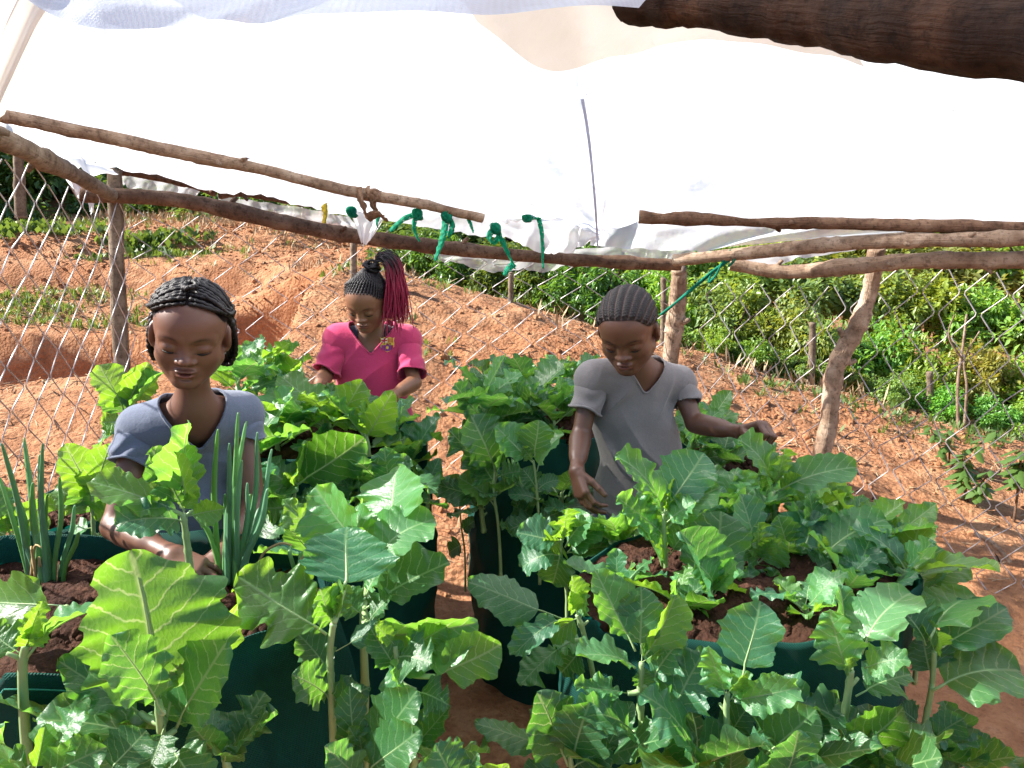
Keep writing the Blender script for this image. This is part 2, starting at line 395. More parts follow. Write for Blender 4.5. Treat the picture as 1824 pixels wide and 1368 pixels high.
def slope_pts(n, xr, yr, dens=None):
    x = rng.uniform(*xr, n); y = rng.uniform(*yr, n)
    if dens is not None:
        k = rng.random(n) < dens(x, y); x, y = x[k], y[k]
    return np.stack([x, y, ground_z(x, y)], -1)
dn = lambda x, y: 0.25 + 0.75 * (vnoise(x * 1.5, y * 1.5, 9) > 0)
P = slope_pts(6500, (-3.4, 3.6), (2.6, 5.6), dn)
scatter_lumps('earth_clods', P, 0.004 + 0.011 * rng.random(len(P)) ** 3, M['earth'], 'loose crumbs and clods of red earth strewn over the slope')
P = slope_pts(520, (-0.9, 3.0), (3.0, 5.2), dn)
scatter_lumps('larger_earth_clods', P, 0.012 + 0.022 * rng.random(len(P)) ** 2, M['earth'], 'fist-sized clods of red earth along the bank')
def straw(name, P, ln, mat, label, thick=0.0022):
    n = len(P); a = rng.uniform(0, 6.28, n); L = ln * rng.uniform(0.4, 1.3, n)
    d = np.stack([np.cos(a), np.sin(a), rng.normal(0, 0.22, n)], -1) * L[:, None] / 2
    s = np.stack([-np.sin(a), np.cos(a), 0 * a], -1) * thick
    c = P + [0, 0, 0.006]; up = np.array([0, 0, 0.004])
    V = np.stack([c - d - s, c - d + s, c + up + s * 1.2, c + up - s * 1.2, c + d + s * .4, c + d - s * .4], 1).reshape(-1, 3)
    o = np.arange(n)[:, None] * 6
    Fq = np.concatenate([o + [0, 3, 2, 1], o + [3, 5, 4, 2]])
    return tag(link(name, mesh(name, V, Fq, False), mat), label, 'straw', None, 'stuff')
P = slope_pts(7000, (-5.0, -0.4), (5.4, 9.8), dn)
scatter_lumps('terrace_clods', P, 0.006 + 0.022 * rng.random(len(P)) ** 3, M['earth'], 'clods of earth on the terraced hillside at left')
straw('terrace_straw', slope_pts(2600, (-5.0, -0.2), (5.4, 10.0), dn), 0.14, M['straw'], 'dry grass strewn over the terraced hillside at left', .005)
straw('dry_straw', slope_pts(4200, (-3.2, 3.4), (2.7, 5.4), dn), 0.07, M['straw'], 'dry straw and dead stalks scattered on the red earth')
straw('dark_twigs', slope_pts(1500, (-2.6, 3.4), (2.7, 5.2), dn), 0.09, M['bark_dark'], 'dark twigs and rootlets scattered on the red earth', 0.003)

# ------------------------------------------------------------------ poles, posts
def wobble_pole(name, pts, r, mat, label, cat='pole', group=None, knots=5, seed=1, taper=None):
    r_ = np.random.default_rng(seed)
    P = catmull(pts, 14); n = len(P); rad = []
    ph = r_.uniform(0, 6, 4)
    kn = r_.uniform(0.05, 0.95, knots)
    for i in range(n):
        t = i / (n - 1)
        q = r * (1 + 0.06 * math.sin(7 * t + ph[0]) + 0.04 * math.sin(19 * t + ph[1]) + 0.012 * r_.standard_normal())
        if taper: q *= 1 + (taper - 1) * t
        for k in kn: q += r * 0.16 * math.exp(-((t - k) / 0.018) ** 2)
        rad.append(q)
        P[i] = P[i] + Vector(r_.normal(0, r * 0.03, 3))
    root = empty(name, P[0], label, cat, group)
    b = MB(); b.tube(P, rad, 14)
    V = b.V[0]; nn = fbm(V[:, 0] * 22, V[:, 1] * 22, V[:, 2] * 22, 3)
    c = np.repeat(np.array([tuple(p) for p in P]), 14, 0); V[:] = c + (V - c) * (1 + 0.055 * nn)[:, None]
    b.build('shaft', mat, root)
    # cut twig stubs
    for k in kn[:knots // 2]:
        i = int(k * (n - 1)); d = Vector(r_.normal(0, 1, 3)); ax = (P[min(i + 1, n - 1)] - P[i - 1]).normalized()
        d = (d - ax * d.dot(ax)).normalized()
        s = MB(); s.tube([P[i] + d * r * .6, P[i] + d * r * 1.35 + ax * r * .3, P[i] + d * r * 1.8 + ax * r * .7], [r * .45, r * .33, r * .26], 8)
        s.build('twig_stub', mat, root)
    return root
G = 'rough poles lashed together as the roof frame'
wobble_pole('roof_pole', [at(-30, 197, 2.25), at(150, 233, 2.34), at(300, 268, 2.42), at(450, 297, 2.52), at(620, 340, 2.62), at(760, 365, 2.72), at(860, 388, 2.80)], 0.0215, M['bark_tan'],
            'long pale roof pole running under the left edge of the white sheet', 'pole', G, 7, 3, 0.8)
wobble_pole('cross_beam', [at(145, 347, 2.78), at(320, 357, 2.84), at(520, 400, 2.92), at(640, 422, 2.98), at(800, 442, 3.04), at(960, 458, 3.08), at(1120, 468, 3.10), at(1215, 472, 3.1)], 0.027, M['bark_brown'],
            'long brown beam behind the girl in pink, nailed to the corner post', 'beam', G, 8, 4, 0.85)
wobble_pole('side_rail', [at(-60, 215, 1.95), at(60, 275, 2.25), at(130, 310, 2.5), at(200, 348, 2.76)], 0.029, M['bark_grey'],
            'thick mossy rail along the left fence, meeting the corner post', 'beam', G, 5, 5, 0.8)
wobble_pole('short_pole', [at(218, 303, 2.92), at(265, 312, 2.95), at(330, 326, 2.98), at(385, 346, 3.0)], 0.020, M['bark_brown'],
            'short dark pole starting at the top of the corner post', 'pole', G, 3, 6, 0.5)
wobble_pole('short_pole', [at(390, 345, 3.0), at(440, 344, 3.02), at(500, 355, 3.04), at(565, 368, 3.06)], 0.019, M['bark_brown'],
            'short dark pole in the torn plastic above the brown beam', 'pole', G, 3, 7, 0.5)
wobble_pole('roof_pole', [at(1138, 386, 2.78), at(1300, 392, 2.74), at(1450, 397, 2.68), at(1640, 402, 2.6), at(1880, 408, 2.5)], 0.0225, M['bark_brown'],
            'dark brown roof pole, topmost of the three poles on the right', 'pole', G, 6, 8, 0.85)
wobble_pole('rail', [at(1200, 464, 2.92), at(1350, 449, 2.80), at(1500, 434, 2.68), at(1660, 428, 2.58), at(1880, 424, 2.46)], 0.0215, M['bark_tan'],
            'pale peeled rail, middle one of the three poles on the right', 'pole', G, 7, 9, 1.15)
wobble_pole('rail', [at(1300, 470, 2.9), at(1400, 484, 2.84), at(1520, 474, 2.74), at(1640, 464, 2.64), at(1760, 464, 2.56), at(1880, 461, 2.48)], 0.0225, M['bark_tan'],
            'pale knotted rail, lowest of the three poles on the right', 'pole', G, 8, 10, 1.35)
wobble_pole('rafter_log', [at(1105, -8, 1.30), at(1240, 0, 1.2), at(1400, 16, 1.1), at(1600, 36, 0.98), at(1940, 62, 0.82)], 0.034, M['bark_dark'],
            'thick dark bark-covered log crossing the upper right corner', 'log', None, 0, 12, 1.45)
wobble_pole('corner_post', [at(222, 690, 2.86), at(214, 560, 2.86), at(207, 430, 2.85), at(203, 302, 2.86)][::1] if False else
            [Vector((at(225, 760, 2.86).x, 2.86, float(ground_z(-1.4, 2.86)) - .1)), at(217, 640, 2.86), at(209, 480, 2.85), at(204, 302, 2.86)], 0.027, M['bark_grey'],
            'straight grey corner post left of the girl with long braids', 'post', 'wooden fence posts', 4, 13, 0.95)
bp = at(1436, 915, 2.95)
wobble_pole('bent_post', [bp - Vector((0.02, 0, .12)), at(1450, 860, 2.93), at(1475, 760, 2.90), at(1487, 660, 2.87), at(1525, 585, 2.84), at(1549, 520, 2.81), at(1562, 440, 2.78)], 0.033, M['bark_tan'],
            'crooked pale post bending to the right under the right-hand rails', 'post', 'wooden fence posts', 5, 14, 0.86)
wobble_pole('peeled_post', [at(1188, 700, 3.3), at(1196, 620, 3.28), at(1206, 545, 3.25), at(1210, 478, 3.2)], 0.036, M['bark_tan'],
            'stout pale post just right of the girl with cornrows', 'post', 'wooden fence posts', 3, 15, 0.95)
FPOST = 'thin stakes of the outer fence by the hedge'
for px, y0, y1, YY, rr, lab in ((626, 560, 425, 4.9, .022, 'thin grey stake behind the head of the girl in pink'),
                               (906, 560, 485, 5.2, .020, 'thin stake in the hedge left of the girl with cornrows'),
                               (1178, 640, 495, 4.9, .020, 'thin stake right behind the stout pale post'),
                               (1443, 690, 575, 5.0, .024, 'dark leaning stake in the hedge left of the bent post'),
                               (1652, 775, 662, 4.9, .022, 'dark stake in the hedge right of the bent post'),
                               (30, 330, 240, 7.5, .05, 'grey stake up the hillside in the upper left corner')):
    a, c = at(px, y0, YY), at(px + 4, y1, YY)
    wobble_pole('fence_stake', [a - Vector((0, 0, .3)), (a + c) / 2 + Vector((.006, 0, 0)), c], rr, M['bark_grey'], lab, 'stake', FPOST, 2, int(px), 0.9)
wobble_pole('fallen_stick', [at(1735, 950, 2.75), at(1770, 970, 2.72), at(1800, 1002, 2.68)], .009, M['bark_tan'], 'pale broken stick lying against the wire at the right edge', 'stick', None, 2, 31)
s_ = at(1712, 770, 4.3)
tr_ = empty('sapling', s_, 'bare forked sapling at the foot of the right-hand hedge', 'sapling')
b = MB(); b.tube(catmull([s_ - Vector((0, 0, .1)), at(1706, 690, 4.35), at(1716, 610, 4.4), at(1722, 560, 4.4)], 6), [.011 - .0003 * i for i in range(19)], 7); b.build('trunk', M['bark_tan'], tr_)
b = MB(); b.tube(catmull([at(1718, 760, 4.3), at(1722, 690, 4.3), at(1718, 640, 4.35), at(1745, 590, 4.3)], 6), [.009 - .0003 * i for i in range(19)], 7); b.build('branch', M['bark_tan'], tr_)
b = MB(); b.tube(catmull([at(1718, 645, 4.35), at(1690, 600, 4.35), at(1700, 560, 4.35)], 6), [.007 - .0003 * i for i in range(13)], 7); b.build('branch', M['bark_tan'], tr_)

# ------------------------------------------------------------------ chain-link fences
def fence(name, A, B, z0, z1, cw, ch, label, lean=0.0, seed=0, r=0.0017, skew=0.0):
    """A,B: plan ends; z0(t), z1(t): foot and top heights; woven diamonds cw wide, ch high"""
    r_ = np.random.default_rng(seed); A = np.array(A, float); B = np.array(B, float)
    L = np.linalg.norm(B - A); d = (B - A) / L; nrm = np.array([-d[1], d[0]])
    n = int(L / (cw / 2)); Vs, Fs = [], []; k = 0
    zl = min(z0(0), z0(1), z0(.5)); zh = max(z1(0), z1(1), z1(.5))
    J = int((zh - zl) / (ch / 2)) + 2
    jit = r_.normal(0, 1, (n + 3, J + 1, 3))
    sm = lambda u, v, s: vnoise(u * 2.0 + s, v * 2.0, seed)
    for w_ in range(n + 1):
        pts = []
        for j in range(J + 1):
            side = 1 if ((w_ + j) % 2) == 0 else -1
            v = zl + j * ch / 2
            u = (w_ + (0.5 - 0.05) * side * 1) * cw / 2 * 1.0
            # nodes shared by neighbours: same low-frequency wander
            kk = w_ + (1 if side > 0 else 0)
            un = kk * cw / 2
            u = un - 0.035 * cw * side + skew * (v - zl)
            wx = 0.020 * float(sm(un, v, 1)) + .004 * jit[kk, j, 0]; wz = 0.030 * float(sm(un, v, 40)) + .004 * jit[kk, j, 1]
            wy = 0.045 * float(sm(un * .6, v * .6, 80)) + 0.0016 * (1 if (w_ + j) % 2 else -1)
            t = u / L
            if v + wz > z1(t) or v + wz < z0(t) or t < -.01 or t > 1.01:
                if len(pts) > 1: pts = _tub(pts, r, Vs, Fs)
                pts = []; continue
            q = A + d * (u + wx) + nrm * (wy + lean * (v - zl))
            pts.append((q[0], q[1], v + wz))
        if len(pts) > 1: _tub(pts, r, Vs, Fs)
    V = np.concatenate(Vs); off = 0; FF = []
    for v_, f_ in zip(Vs, Fs): FF.append(f_ + off); off += len(v_)
    return tag(link(name, mesh(name, V, np.concatenate(FF)), M['wire']), label, 'fence')
def _tub(pts, r, Vs, Fs):
    Q = []
    for i in range(len(pts) - 1):                       # softened bends at the knuckles
        a, b_ = np.array(pts[i]), np.array(pts[i + 1])
        Q += [a * .93 + b_ * .07, a * .5 + b_ * .5, a * .07 + b_ * .93]
    P = np.array(Q); n = len(P)
    D = np.gradient(P, axis=0); D /= np.linalg.norm(D, axis=1)[:, None] + 1e-9
    u = np.cross(D, [0.3, 1, 0.1]); u /= np.linalg.norm(u, axis=1)[:, None] + 1e-9; v = np.cross(D, u)
    ring = [P + r * (math.cos(t) * u + math.sin(t) * v) for t in (0, 1.571, 3.1416, 4.712)]
    V = np.stack(ring, 1).reshape(-1, 3); o = np.arange(n - 1)[:, None] * 4
    Fs.append(np.concatenate([o + [k, (k + 1) % 4, 4 + (k + 1) % 4, 4 + k] for k in range(4)])); Vs.append(V)
    return []
def gz_line(A, B): return lambda t: float(ground_z(A[0] + (B[0] - A[0]) * t, A[1] + (B[1] - A[1]) * t, False)) - .02
def zline(za, zb): return lambda t: za + (zb - za) * t
A, B = (-1.40, 2.86), (-1.30, 1.2)
fence('chain_link_fence', A, B, gz_line(A, B), zline(at(204, 345, 2.86).z, at(-60, 215, 1.95).z + .12), .125, .125, 'galvanised chain-link fence running along the left side to the corner post', 0, 3, .0021)
A, B = (-1.40, 2.90), (at(1205, 478, 3.25).x, 3.25)
fence('chain_link_fence', A, B, gz_line(A, B), zline(at(204, 350, 2.9).z, at(1205, 470, 3.25).z), .19, .115, 'slack chain-link fence behind the girl in pink', 0.02, 5, .0018)
A, B = (at(1205, 478, 3.25).x, 3.25), (2.35, 2.35)
fence('chain_link_fence', A, B, gz_line(A, B), zline(at(1205, 470, 3.25).z, 1.30), .135, .15, 'chain-link fence leaning over the red slope on the right', -0.05, 8, .0021, 0.12)

# ------------------------------------------------------------------ canopy sheets
cp = [(-1.70, 0.9, 1.93), (0, 0.9, 1.98), (1.9, 0.9, 1.90), (-0.9, 1.6, 1.86), (0.9, 1.6, 1.80)]
for a in ((-30, 196, 2.25), (150, 231, 2.34), (300, 265, 2.42), (450, 294, 2.52), (620, 335, 2.62), (760, 361, 2.72), (860, 384, 2.80), (1000, 395, 2.90), (1140, 381, 2.80), (1300, 388, 2.76),
          (1450, 392, 2.70), (1640, 396, 2.62), (1900, 402, 2.5), (1030, 60, 1.62), (1050, 190, 2.05), (1062, 330, 2.55), (500, 150, 1.9), (1500, 200, 2.0), (200, 60, 1.6), (800, 60, 1.62), (1800, 250, 2.05)):
    p = at(*a); cp.append((p.x, p.y, p.z + .008))
_cz = tps([c[:2] for c in cp], [c[2] for c in cp], 0.002)
seam_px = [(1015, -20, 1.35), (1030, 60, 1.62), (1050, 190, 2.05), (1062, 330, 2.55), (1066, 412, 2.92)]
seam = catmull([at(*a) for a in seam_px], 10)
sx = np.array([p.x for p in seam]); sy = np.array([p.y for p in seam]); sz = np.array([p.z for p in seam])
def edge_y(x):   # far edge of the sheet, roughly over the poles
    e = [(-1.8, 2.2), (-1.6, 2.27)] + [(at(*a).x, at(*a).y + .05) for a in ((150, 233, 2.34), (300, 268, 2.42), (450, 297, 2.52), (620, 340, 2.62), (860, 388, 2.80))] + \
        [(0.3, 2.95), (at(1140, 386, 2.8).x, 2.86), (at(1450, 397, 2.7).x, 2.78), (1.7, 2.58), (2.6, 2.4)]
    return np.interp(x, [k[0] for k in e], [k[1] for k in e])
nu, nv = 190, 110
U = np.linspace(-1.66, 2.5, nu); T = np.linspace(0, 1, nv)
# the left edge runs slantwise from over the camera out to the corner
near = np.interp(U, [-1.66, -1.20, -0.86, -0.60, -0.2, 0.0, 2.5], [2.24, 1.80, 1.42, 1.05, 0.80, 0.62, 0.62])[:, None]
XX = np.repeat(U[:, None], nv, 1); E = edge_y(U)[:, None]; YY = near + (E - near) * T[None]
ZZ = _cz(XX, YY)
xs = np.interp(YY, sy, sx); dx = XX - xs
ZZ = ZZ - 0.055 * np.exp(-np.abs(dx) / 0.10) * np.where(dx > 0, 1.0, .75)          # gathered along the seam
ang = np.arctan2(YY - 3.0, XX - sx[-1])                                                    # folds fanning from the tie point
rad_ = np.hypot(XX - sx[-1], YY - 3.0)
ZZ += 0.014 * np.sin(ang * 15 + 2 * vnoise(XX, YY)) * np.exp(-((rad_ - .55) / .45) ** 2)
ZZ += 0.020 * np.sin((YY * 0.9 + XX * 0.35) * 11) * np.exp(-((YY - 1.35) / .28) ** 2) * (XX > -.3)
ZZ += 0.012 * fbm(XX * 2.3, YY * 2.3, 4, 3) + 0.004 * fbm(XX * 9, YY * 9, 6, 2)
ZZ += 0.05 * np.sin(XX * 2.6 + 1) * T[None] * (1 - T[None]) 
id_ = np.arange(nu * nv).reshape(nu, nv)
Fq = np.stack([id_[:-1, :-1], id_[1:, :-1], id_[1:, 1:], id_[:-1, 1:]], -1).reshape(-1, 4)
canopy = empty('canopy', (0, 2, 1.7), 'white plastic sheet stretched over the garden as a roof', 'canopy')
link('sheet', mesh('sheet', np.stack([XX, YY, ZZ], -1).reshape(-1, 3), Fq, True, np.stack([XX, YY], -1).reshape(-1, 2)), M['sheet'], canopy)
def ribbon(name, pts, w_, mat, parent=None, up=(0, 0, 1), n=8, wig=0.0, seed=0, th=0.0006, twist=0.0):
    P = catmull(pts, n); r_ = np.random.default_rng(seed); V = []; UV = []; m = len(P); L = 0
    wd = w_ if hasattr(w_, '__len__') else [w_] * 2
    side0 = None
    for i, p in enumerate(P):
        d = (P[min(i + 1, m - 1)] - P[max(i - 1, 0)]).normalized()
        s = d.cross(Vector(up)); s = s.normalized() if s.length > .05 else Vector((1, 0, 0))
        if side0 is not None and s.dot(side0) < 0: s = -s
        side0 = s
        if twist: s = Quaternion(d, twist * i / m) @ s
        ww = wd[0] + (wd[1] - wd[0]) * i / (m - 1) if len(wd) == 2 else np.interp(i / (m - 1), np.linspace(0, 1, len(wd)), wd)
        nn = d.cross(s)
        if i: L += (p - P[i - 1]).length
        for q in (-1, -.33, .33, 1):
            V.append(p + s * ww / 2 * q + nn * (wig * ww * (r_.normal() * .25 + (.5 if abs(q) < .5 else 0)))); UV.append((L * 3, q * ww * 1.5))
    F_ = [[i * 4 + k, i * 4 + k + 1, i * 4 + k + 5, i * 4 + k + 4] for i in range(m - 1) for k in range(3)]
    o = link(name, mesh(name, [tuple(v) for v in V], F_, True, UV), mat, parent)
    md = o.modifiers.new('thickness', 'SOLIDIFY'); md.thickness = th * 2
    return o
M['seam'] = m_plain('seam_tape', (0.30, 0.33, 0.36), (0.42, 0.45, 0.47), 40, .6)
sp = [Vector((p.x, p.y, p.z - .075)) for p in seam[14::4]]
ribbon('seam', sp, .007, M['sheet_woven'], canopy, wig=.1)
# hem fold across the right half
hp = []
for a in ((1400, 255, 2.1), (1500, 232, 2.0), (1650, 205, 1.92), (1860, 168, 1.8)):
    p = at(*a); hp.append(Vector((p.x, p.y, float(_cz(p.x, p.y)) - .03)))
ribbon('fold', hp, (.004, .03), M['sheet_film'], canopy, wig=.1)

def hanging_sheet(name, top, bot, mat, label, cat, nu=40, nv=16, ruff=0.02, tear=0.0, seed=0, group=None, gather=7, th=0):
    """sheet between two edge curves, with hanging folds and, if torn, a ragged lower edge"""
    r_ = np.random.default_rng(seed); Tp = catmull(top, 12); Bt = catmull(bot, 12)
    tp = np.array([tuple(p) for p in Tp]); bt = np.array([tuple(p) for p in Bt])
    f = lambda A_, s: np.stack([np.interp(s, np.linspace(0, 1, len(A_)), A_[:, k]) for k in range(3)], -1)
    s = np.linspace(0, 1, nu); a = f(tp, s); c = f(bt, s)
    q = np.linspace(0, 1, nv)
    tl = 1 - tear * (0.5 + 0.5 * vnoise(s * 14 + seed * 3.1, s * 0 + 2.2)) - tear * .5 * r_.random(nu)
    qq = q[None] * tl[:, None]
    W = a[:, None] + (c - a)[:, None] * qq[..., None]
    nrm = np.cross(tp[-1] - tp[0], bt[len(bt) // 2] - tp[len(tp) // 2]); nrm = nrm / np.linalg.norm(nrm)
    L = np.linalg.norm(tp[-1] - tp[0])
    wv = ruff * np.sin(s[:, None] * gather * 6.28 + 1.5 * vnoise(s * 5, s * 0 + seed)[:, None] * 2 + q[None] * 1.5) * (0.35 + .65 * q[None]) + ruff * .8 * vnoise(s[:, None] * L * 9 + seed, q[None] * 3, seed)
    W = W + wv[..., None] * nrm
    i_ = np.arange(nu * nv).reshape(nu, nv)
    F_ = np.stack([i_[:-1, :-1], i_[1:, :-1], i_[1:, 1:], i_[:-1, 1:]], -1).reshape(-1, 4)
    uv = np.stack([np.repeat(s[:, None] * L, nv, 1), qq * np.linalg.norm(bt[0] - tp[0])], -1)
    o = link(name, mesh(name, W.reshape(-1, 3), F_, True, uv.reshape(-1, 2)), mat)
    return tag(o, label, cat, group)
hanging_sheet('woven_sheet', [at(-40, -60, 1.16), at(250, -60, 1.16), at(650, -60, 1.18), at(1000, -60, 1.2), at(1200, -60, 1.22)],
              [at(60, 5, 1.12), at(185, 52, 1.12), at(450, 40, 1.14), at(820, 26, 1.16), at(1140, 8, 1.2)], M['sheet_woven'], 'bluish woven plastic sheet hanging into the top of the picture', 'sheet', 60, 14, .008, 0, 3, None, 2)
hanging_sheet('sheet_strip', [at(55, -60, 1.25), at(125, -60, 1.25)], [at(-70, 260, 1.30), at(2, 205, 1.30)], M['sheet_beige'], 'pale beige plastic strip hanging in the upper left corner', 'sheet', 14, 30, .008, 0, 4, None, 1)
hanging_sheet('sheet_flap', [at(-20, 215, 2.3), at(60, 238, 2.36), at(200, 300, 2.6)], [at(-30, 232, 2.5), at(90, 300, 2.7), at(215, 318, 2.95)], M['sheet'], 'white plastic flap folded over the pale pole at left', 'sheet', 30, 14, .015, .1, 5, None, 3)
hanging_sheet('sheet_drape', [at(790, -40, 1.22), at(960, -40, 1.24), at(1180, -5, 1.28), at(1330, 45, 1.40), at(1520, 85, 1.36)], [at(850, 40, 1.30), at(985, 128, 1.42), at(1130, 92, 1.42), at(1330, 70, 1.42), at(1540, 118, 1.38)], M['sheet_beige'], 'beige doubled fold of plastic sagging beside the dark log', 'sheet', 60, 16, .004, 0, 21, None, 1)
hanging_sheet('sheet_drape', [at(1062, 190, 2.0), at(1120, 260, 2.15), at(1200, 305, 2.3)], [at(1064, 415, 2.88), at(1085, 398, 2.8), at(1215, 312, 2.4)], M['sheet_film'], 'greyish sagging fold of plastic right of the seam', 'sheet', 30, 24, .02, 0, 22, None, 2)
hanging_sheet('sheet_drape', [at(935, 335, 2.5), at(990, 315, 2.48), at(1058, 300, 2.45)], [at(935, 368, 2.75), at(990, 372, 2.78), at(1060, 372, 2.8)], M['sheet_film'], 'greyish bulge of plastic left of the seam', 'sheet', 26, 14, .012, 0, 23, None, 2)
TORN = 'torn ends of plastic along the far edge of the roof'
hanging_sheet('torn_plastic', [at(100, 285, 2.92), at(165, 325, 2.92)], [at(135, 350, 2.95), at(160, 395, 2.95)], M['sheet_white'], 'white torn plastic tail hanging left of the corner post', 'plastic sheet', 16, 14, .02, .25, 6, TORN, 1)
hanging_sheet('torn_plastic', [at(-10, 200, 2.6), at(150, 225, 2.75), at(400, 278, 2.9), at(640, 335, 3.0), at(860, 378, 3.05), at(1010, 390, 3.08)], [at(60, 262, 2.7), at(160, 298, 2.82), at(400, 352, 2.98), at(600, 388, 3.06), at(860, 425, 3.08), at(1010, 445, 3.1)], M['sheet'], 'white inner sheet hanging behind the long pale roof pole', 'plastic sheet', 90, 12, .008, .22, 7, TORN, 6)
hanging_sheet('torn_plastic', [at(215, 310, 3.02), at(300, 322, 3.03), at(360, 335, 3.04)], [at(218, 335, 3.04), at(290, 352, 3.05), at(350, 350, 3.06)], M['sheet_film'], 'grey crumpled plastic film right of the corner post', 'plastic sheet', 30, 10, .014, .2, 8, TORN, 4)
hanging_sheet('torn_plastic', [at(385, 348, 3.05), at(520, 370, 3.06), at(620, 385, 3.08)], [at(395, 375, 3.07), at(520, 398, 3.09), at(650, 420, 3.1)], M['sheet_film'], 'grey crumpled plastic film above the long brown beam', 'plastic sheet', 40, 12, .014, .2, 9, TORN, 6)
hanging_sheet('torn_plastic', [at(622, 372, 2.9), at(665, 382, 2.9), at(690, 380, 2.9)], [at(646, 436, 2.93), at(652, 440, 2.93), at(662, 425, 2.93)], M['sheet_white'], 'white pointed scrap of plastic below the tan knot', 'plastic sheet', 18, 16, .02, .12, 10, TORN, 2)
hanging_sheet('torn_plastic', [at(770, 452, 3.12), at(900, 455, 3.13), at(1070, 440, 3.14), at(1240, 440, 3.12)], [at(775, 462, 3.14), at(900, 492, 3.15), at(1050, 482, 3.16), at(1230, 470, 3.14)], M['sheet_film'], 'clear grey film hanging under the brown beam above the hedge', 'plastic sheet', 50, 10, .014, .35, 11, TORN, 6)
hanging_sheet('torn_plastic', [at(860, 388, 2.82), at(1000, 392, 2.9), at(1066, 400, 2.95)], [at(880, 412, 2.86), at(985, 462, 2.92), at(1062, 425, 2.96)], M['sheet_white'], 'white pointed gathering of plastic where the seam is tied', 'plastic sheet', 36, 14, .022, .15, 12, TORN, 4)
hanging_sheet('torn_plastic', [at(1060, 385, 2.92), at(1300, 392, 2.9), at(1600, 398, 2.84), at(1880, 404, 2.7)], [at(1050, 440, 2.95), at(1220, 452, 2.95), at(1300, 440, 2.93), at(1420, 425, 2.9)], M['sheet'], 'white sheet edge draped behind the right-hand poles', 'plastic sheet', 50, 12, .012, .1, 13, TORN, 4)
hanging_sheet('torn_plastic', [at(1240, 455, 3.0), at(1420, 440, 2.95), at(1560, 420, 2.9)], [at(1380, 478, 3.02), at(1420, 462, 2.98), at(1560, 440, 2.92)], M['sheet_white'], 'white sliver of plastic between the two pale rails', 'plastic sheet', 30, 8, .008, .1, 14, TORN, 2)
# white twist of plastic to the right of the tie
b = MB(); b.tube(catmull([at(900, 392, 2.82), at(930, 388, 2.84), at(990, 384, 2.87), at(1060, 372, 2.92)], 8), [.010 + .005 * math.sin(i * 1.3) for i in range(25)], 10)
tag(b.build('plastic_twist', M['sheet_white']), 'white plastic twisted into a rope between the green ties', 'plastic sheet')

# ------------------------------------------------------------------ ties
TI = 'green net ties hanging from the roof poles'
def tie(paths, w_, label, mat='net_strip', cat='tie', group=TI, name='net_tie', knot=None, seed=0):
    root = empty(name, Vector(at(*paths[0][0])), label, cat, group)
    for i, p in enumerate(paths):
        ribbon('strip', [at(*q) for q in p], w_, M[mat], root, up=(0.2, 1, 0.3), wig=.25, seed=seed + i, th=.0012, twist=1.2)
    if knot:
        c = at(*knot); k = MB()
        for a_ in range(3):
            pts = [c + Vector((math.cos(t + a_) * .013, -.008 + .012 * math.sin(t * 2), math.sin(t + a_ * .5) * .015)) for t in np.linspace(0, 6, 14)]
            k.tube(pts, .0042 + w_ * .12, 6)
        k.build('knot', M[mat], root)
    return root
tie([[(742, 382, 2.74), (720, 390, 2.72), (695, 412, 2.72)], [(742, 382, 2.74), (738, 405, 2.72), (748, 430, 2.73)]], .018, 'green net tie with two short tails, left of the long hanging strip', knot=(744, 382, 2.73), seed=1)
tie([[(795, 385, 2.76), (790, 420, 2.74), (776, 464, 2.75)], [(795, 385, 2.76), (806, 400, 2.74), (800, 422, 2.75)]], .026, 'wide green net strip looped over the end of the pale pole', knot=(796, 386, 2.75), seed=4)
tie([[(835, 390, 2.79), (840, 402, 2.78), (844, 414, 2.78)]], .014, 'shortest green net tail, at the tip of the pale pole', seed=6)
tie([[(882, 406, 2.82), (872, 420, 2.80), (880, 432, 2.80), (890, 415, 2.81)], [(885, 408, 2.82), (900, 440, 2.80), (918, 478, 2.81)], [(915, 470, 2.81), (905, 480, 2.8), (898, 490, 2.8)]], .022, 'green net bow with a long tail, below the white gathering', knot=(883, 407, 2.81), seed=8)
tie([[(925, 384, 2.83), (945, 388, 2.82), (962, 388, 2.83)], [(960, 388, 2.83), (966, 420, 2.82), (968, 478, 2.83)]], .017, 'thin green tie hanging straight down beside the plastic twist', knot=(938, 386, 2.82), seed=11)
tie([[(622, 377, 2.88), (632, 380, 2.87), (638, 384, 2.87)]], .018, 'small green knot beside the tan cloth knot', knot=(627, 378, 2.86), seed=14)
tie([[(676, 382, 2.86), (672, 395, 2.86), (674, 405, 2.86)]], .014, 'small green net tail just right of the tan cloth knot', seed=16)
tie([[(638, 336, 2.62), (645, 360, 2.60), (655, 388, 2.62)], [(655, 388, 2.62), (672, 380, 2.6), (690, 392, 2.62)], [(672, 340, 2.63), (665, 358, 2.6), (672, 378, 2.62), (682, 382, 2.62)], [(655, 335, 2.63), (660, 350, 2.6), (668, 366, 2.61)]], .030, 'tan cloth strip knotted round the pale roof pole', 'cloth_strip', 'tie', None, 'cloth_tie', (668, 348, 2.6), 20)
tie([[(578, 365, 3.0), (580, 382, 2.98), (578, 410, 2.98)]], .030, 'yellow ribbon hanging over the long brown beam', 'yellow_strip', 'ribbon', None, 'yellow_ribbon', None, 22)
root = empty('twine', at(1290, 465, 2.85), 'green twine tied from the pale rails down to behind the head with cornrows', 'twine')
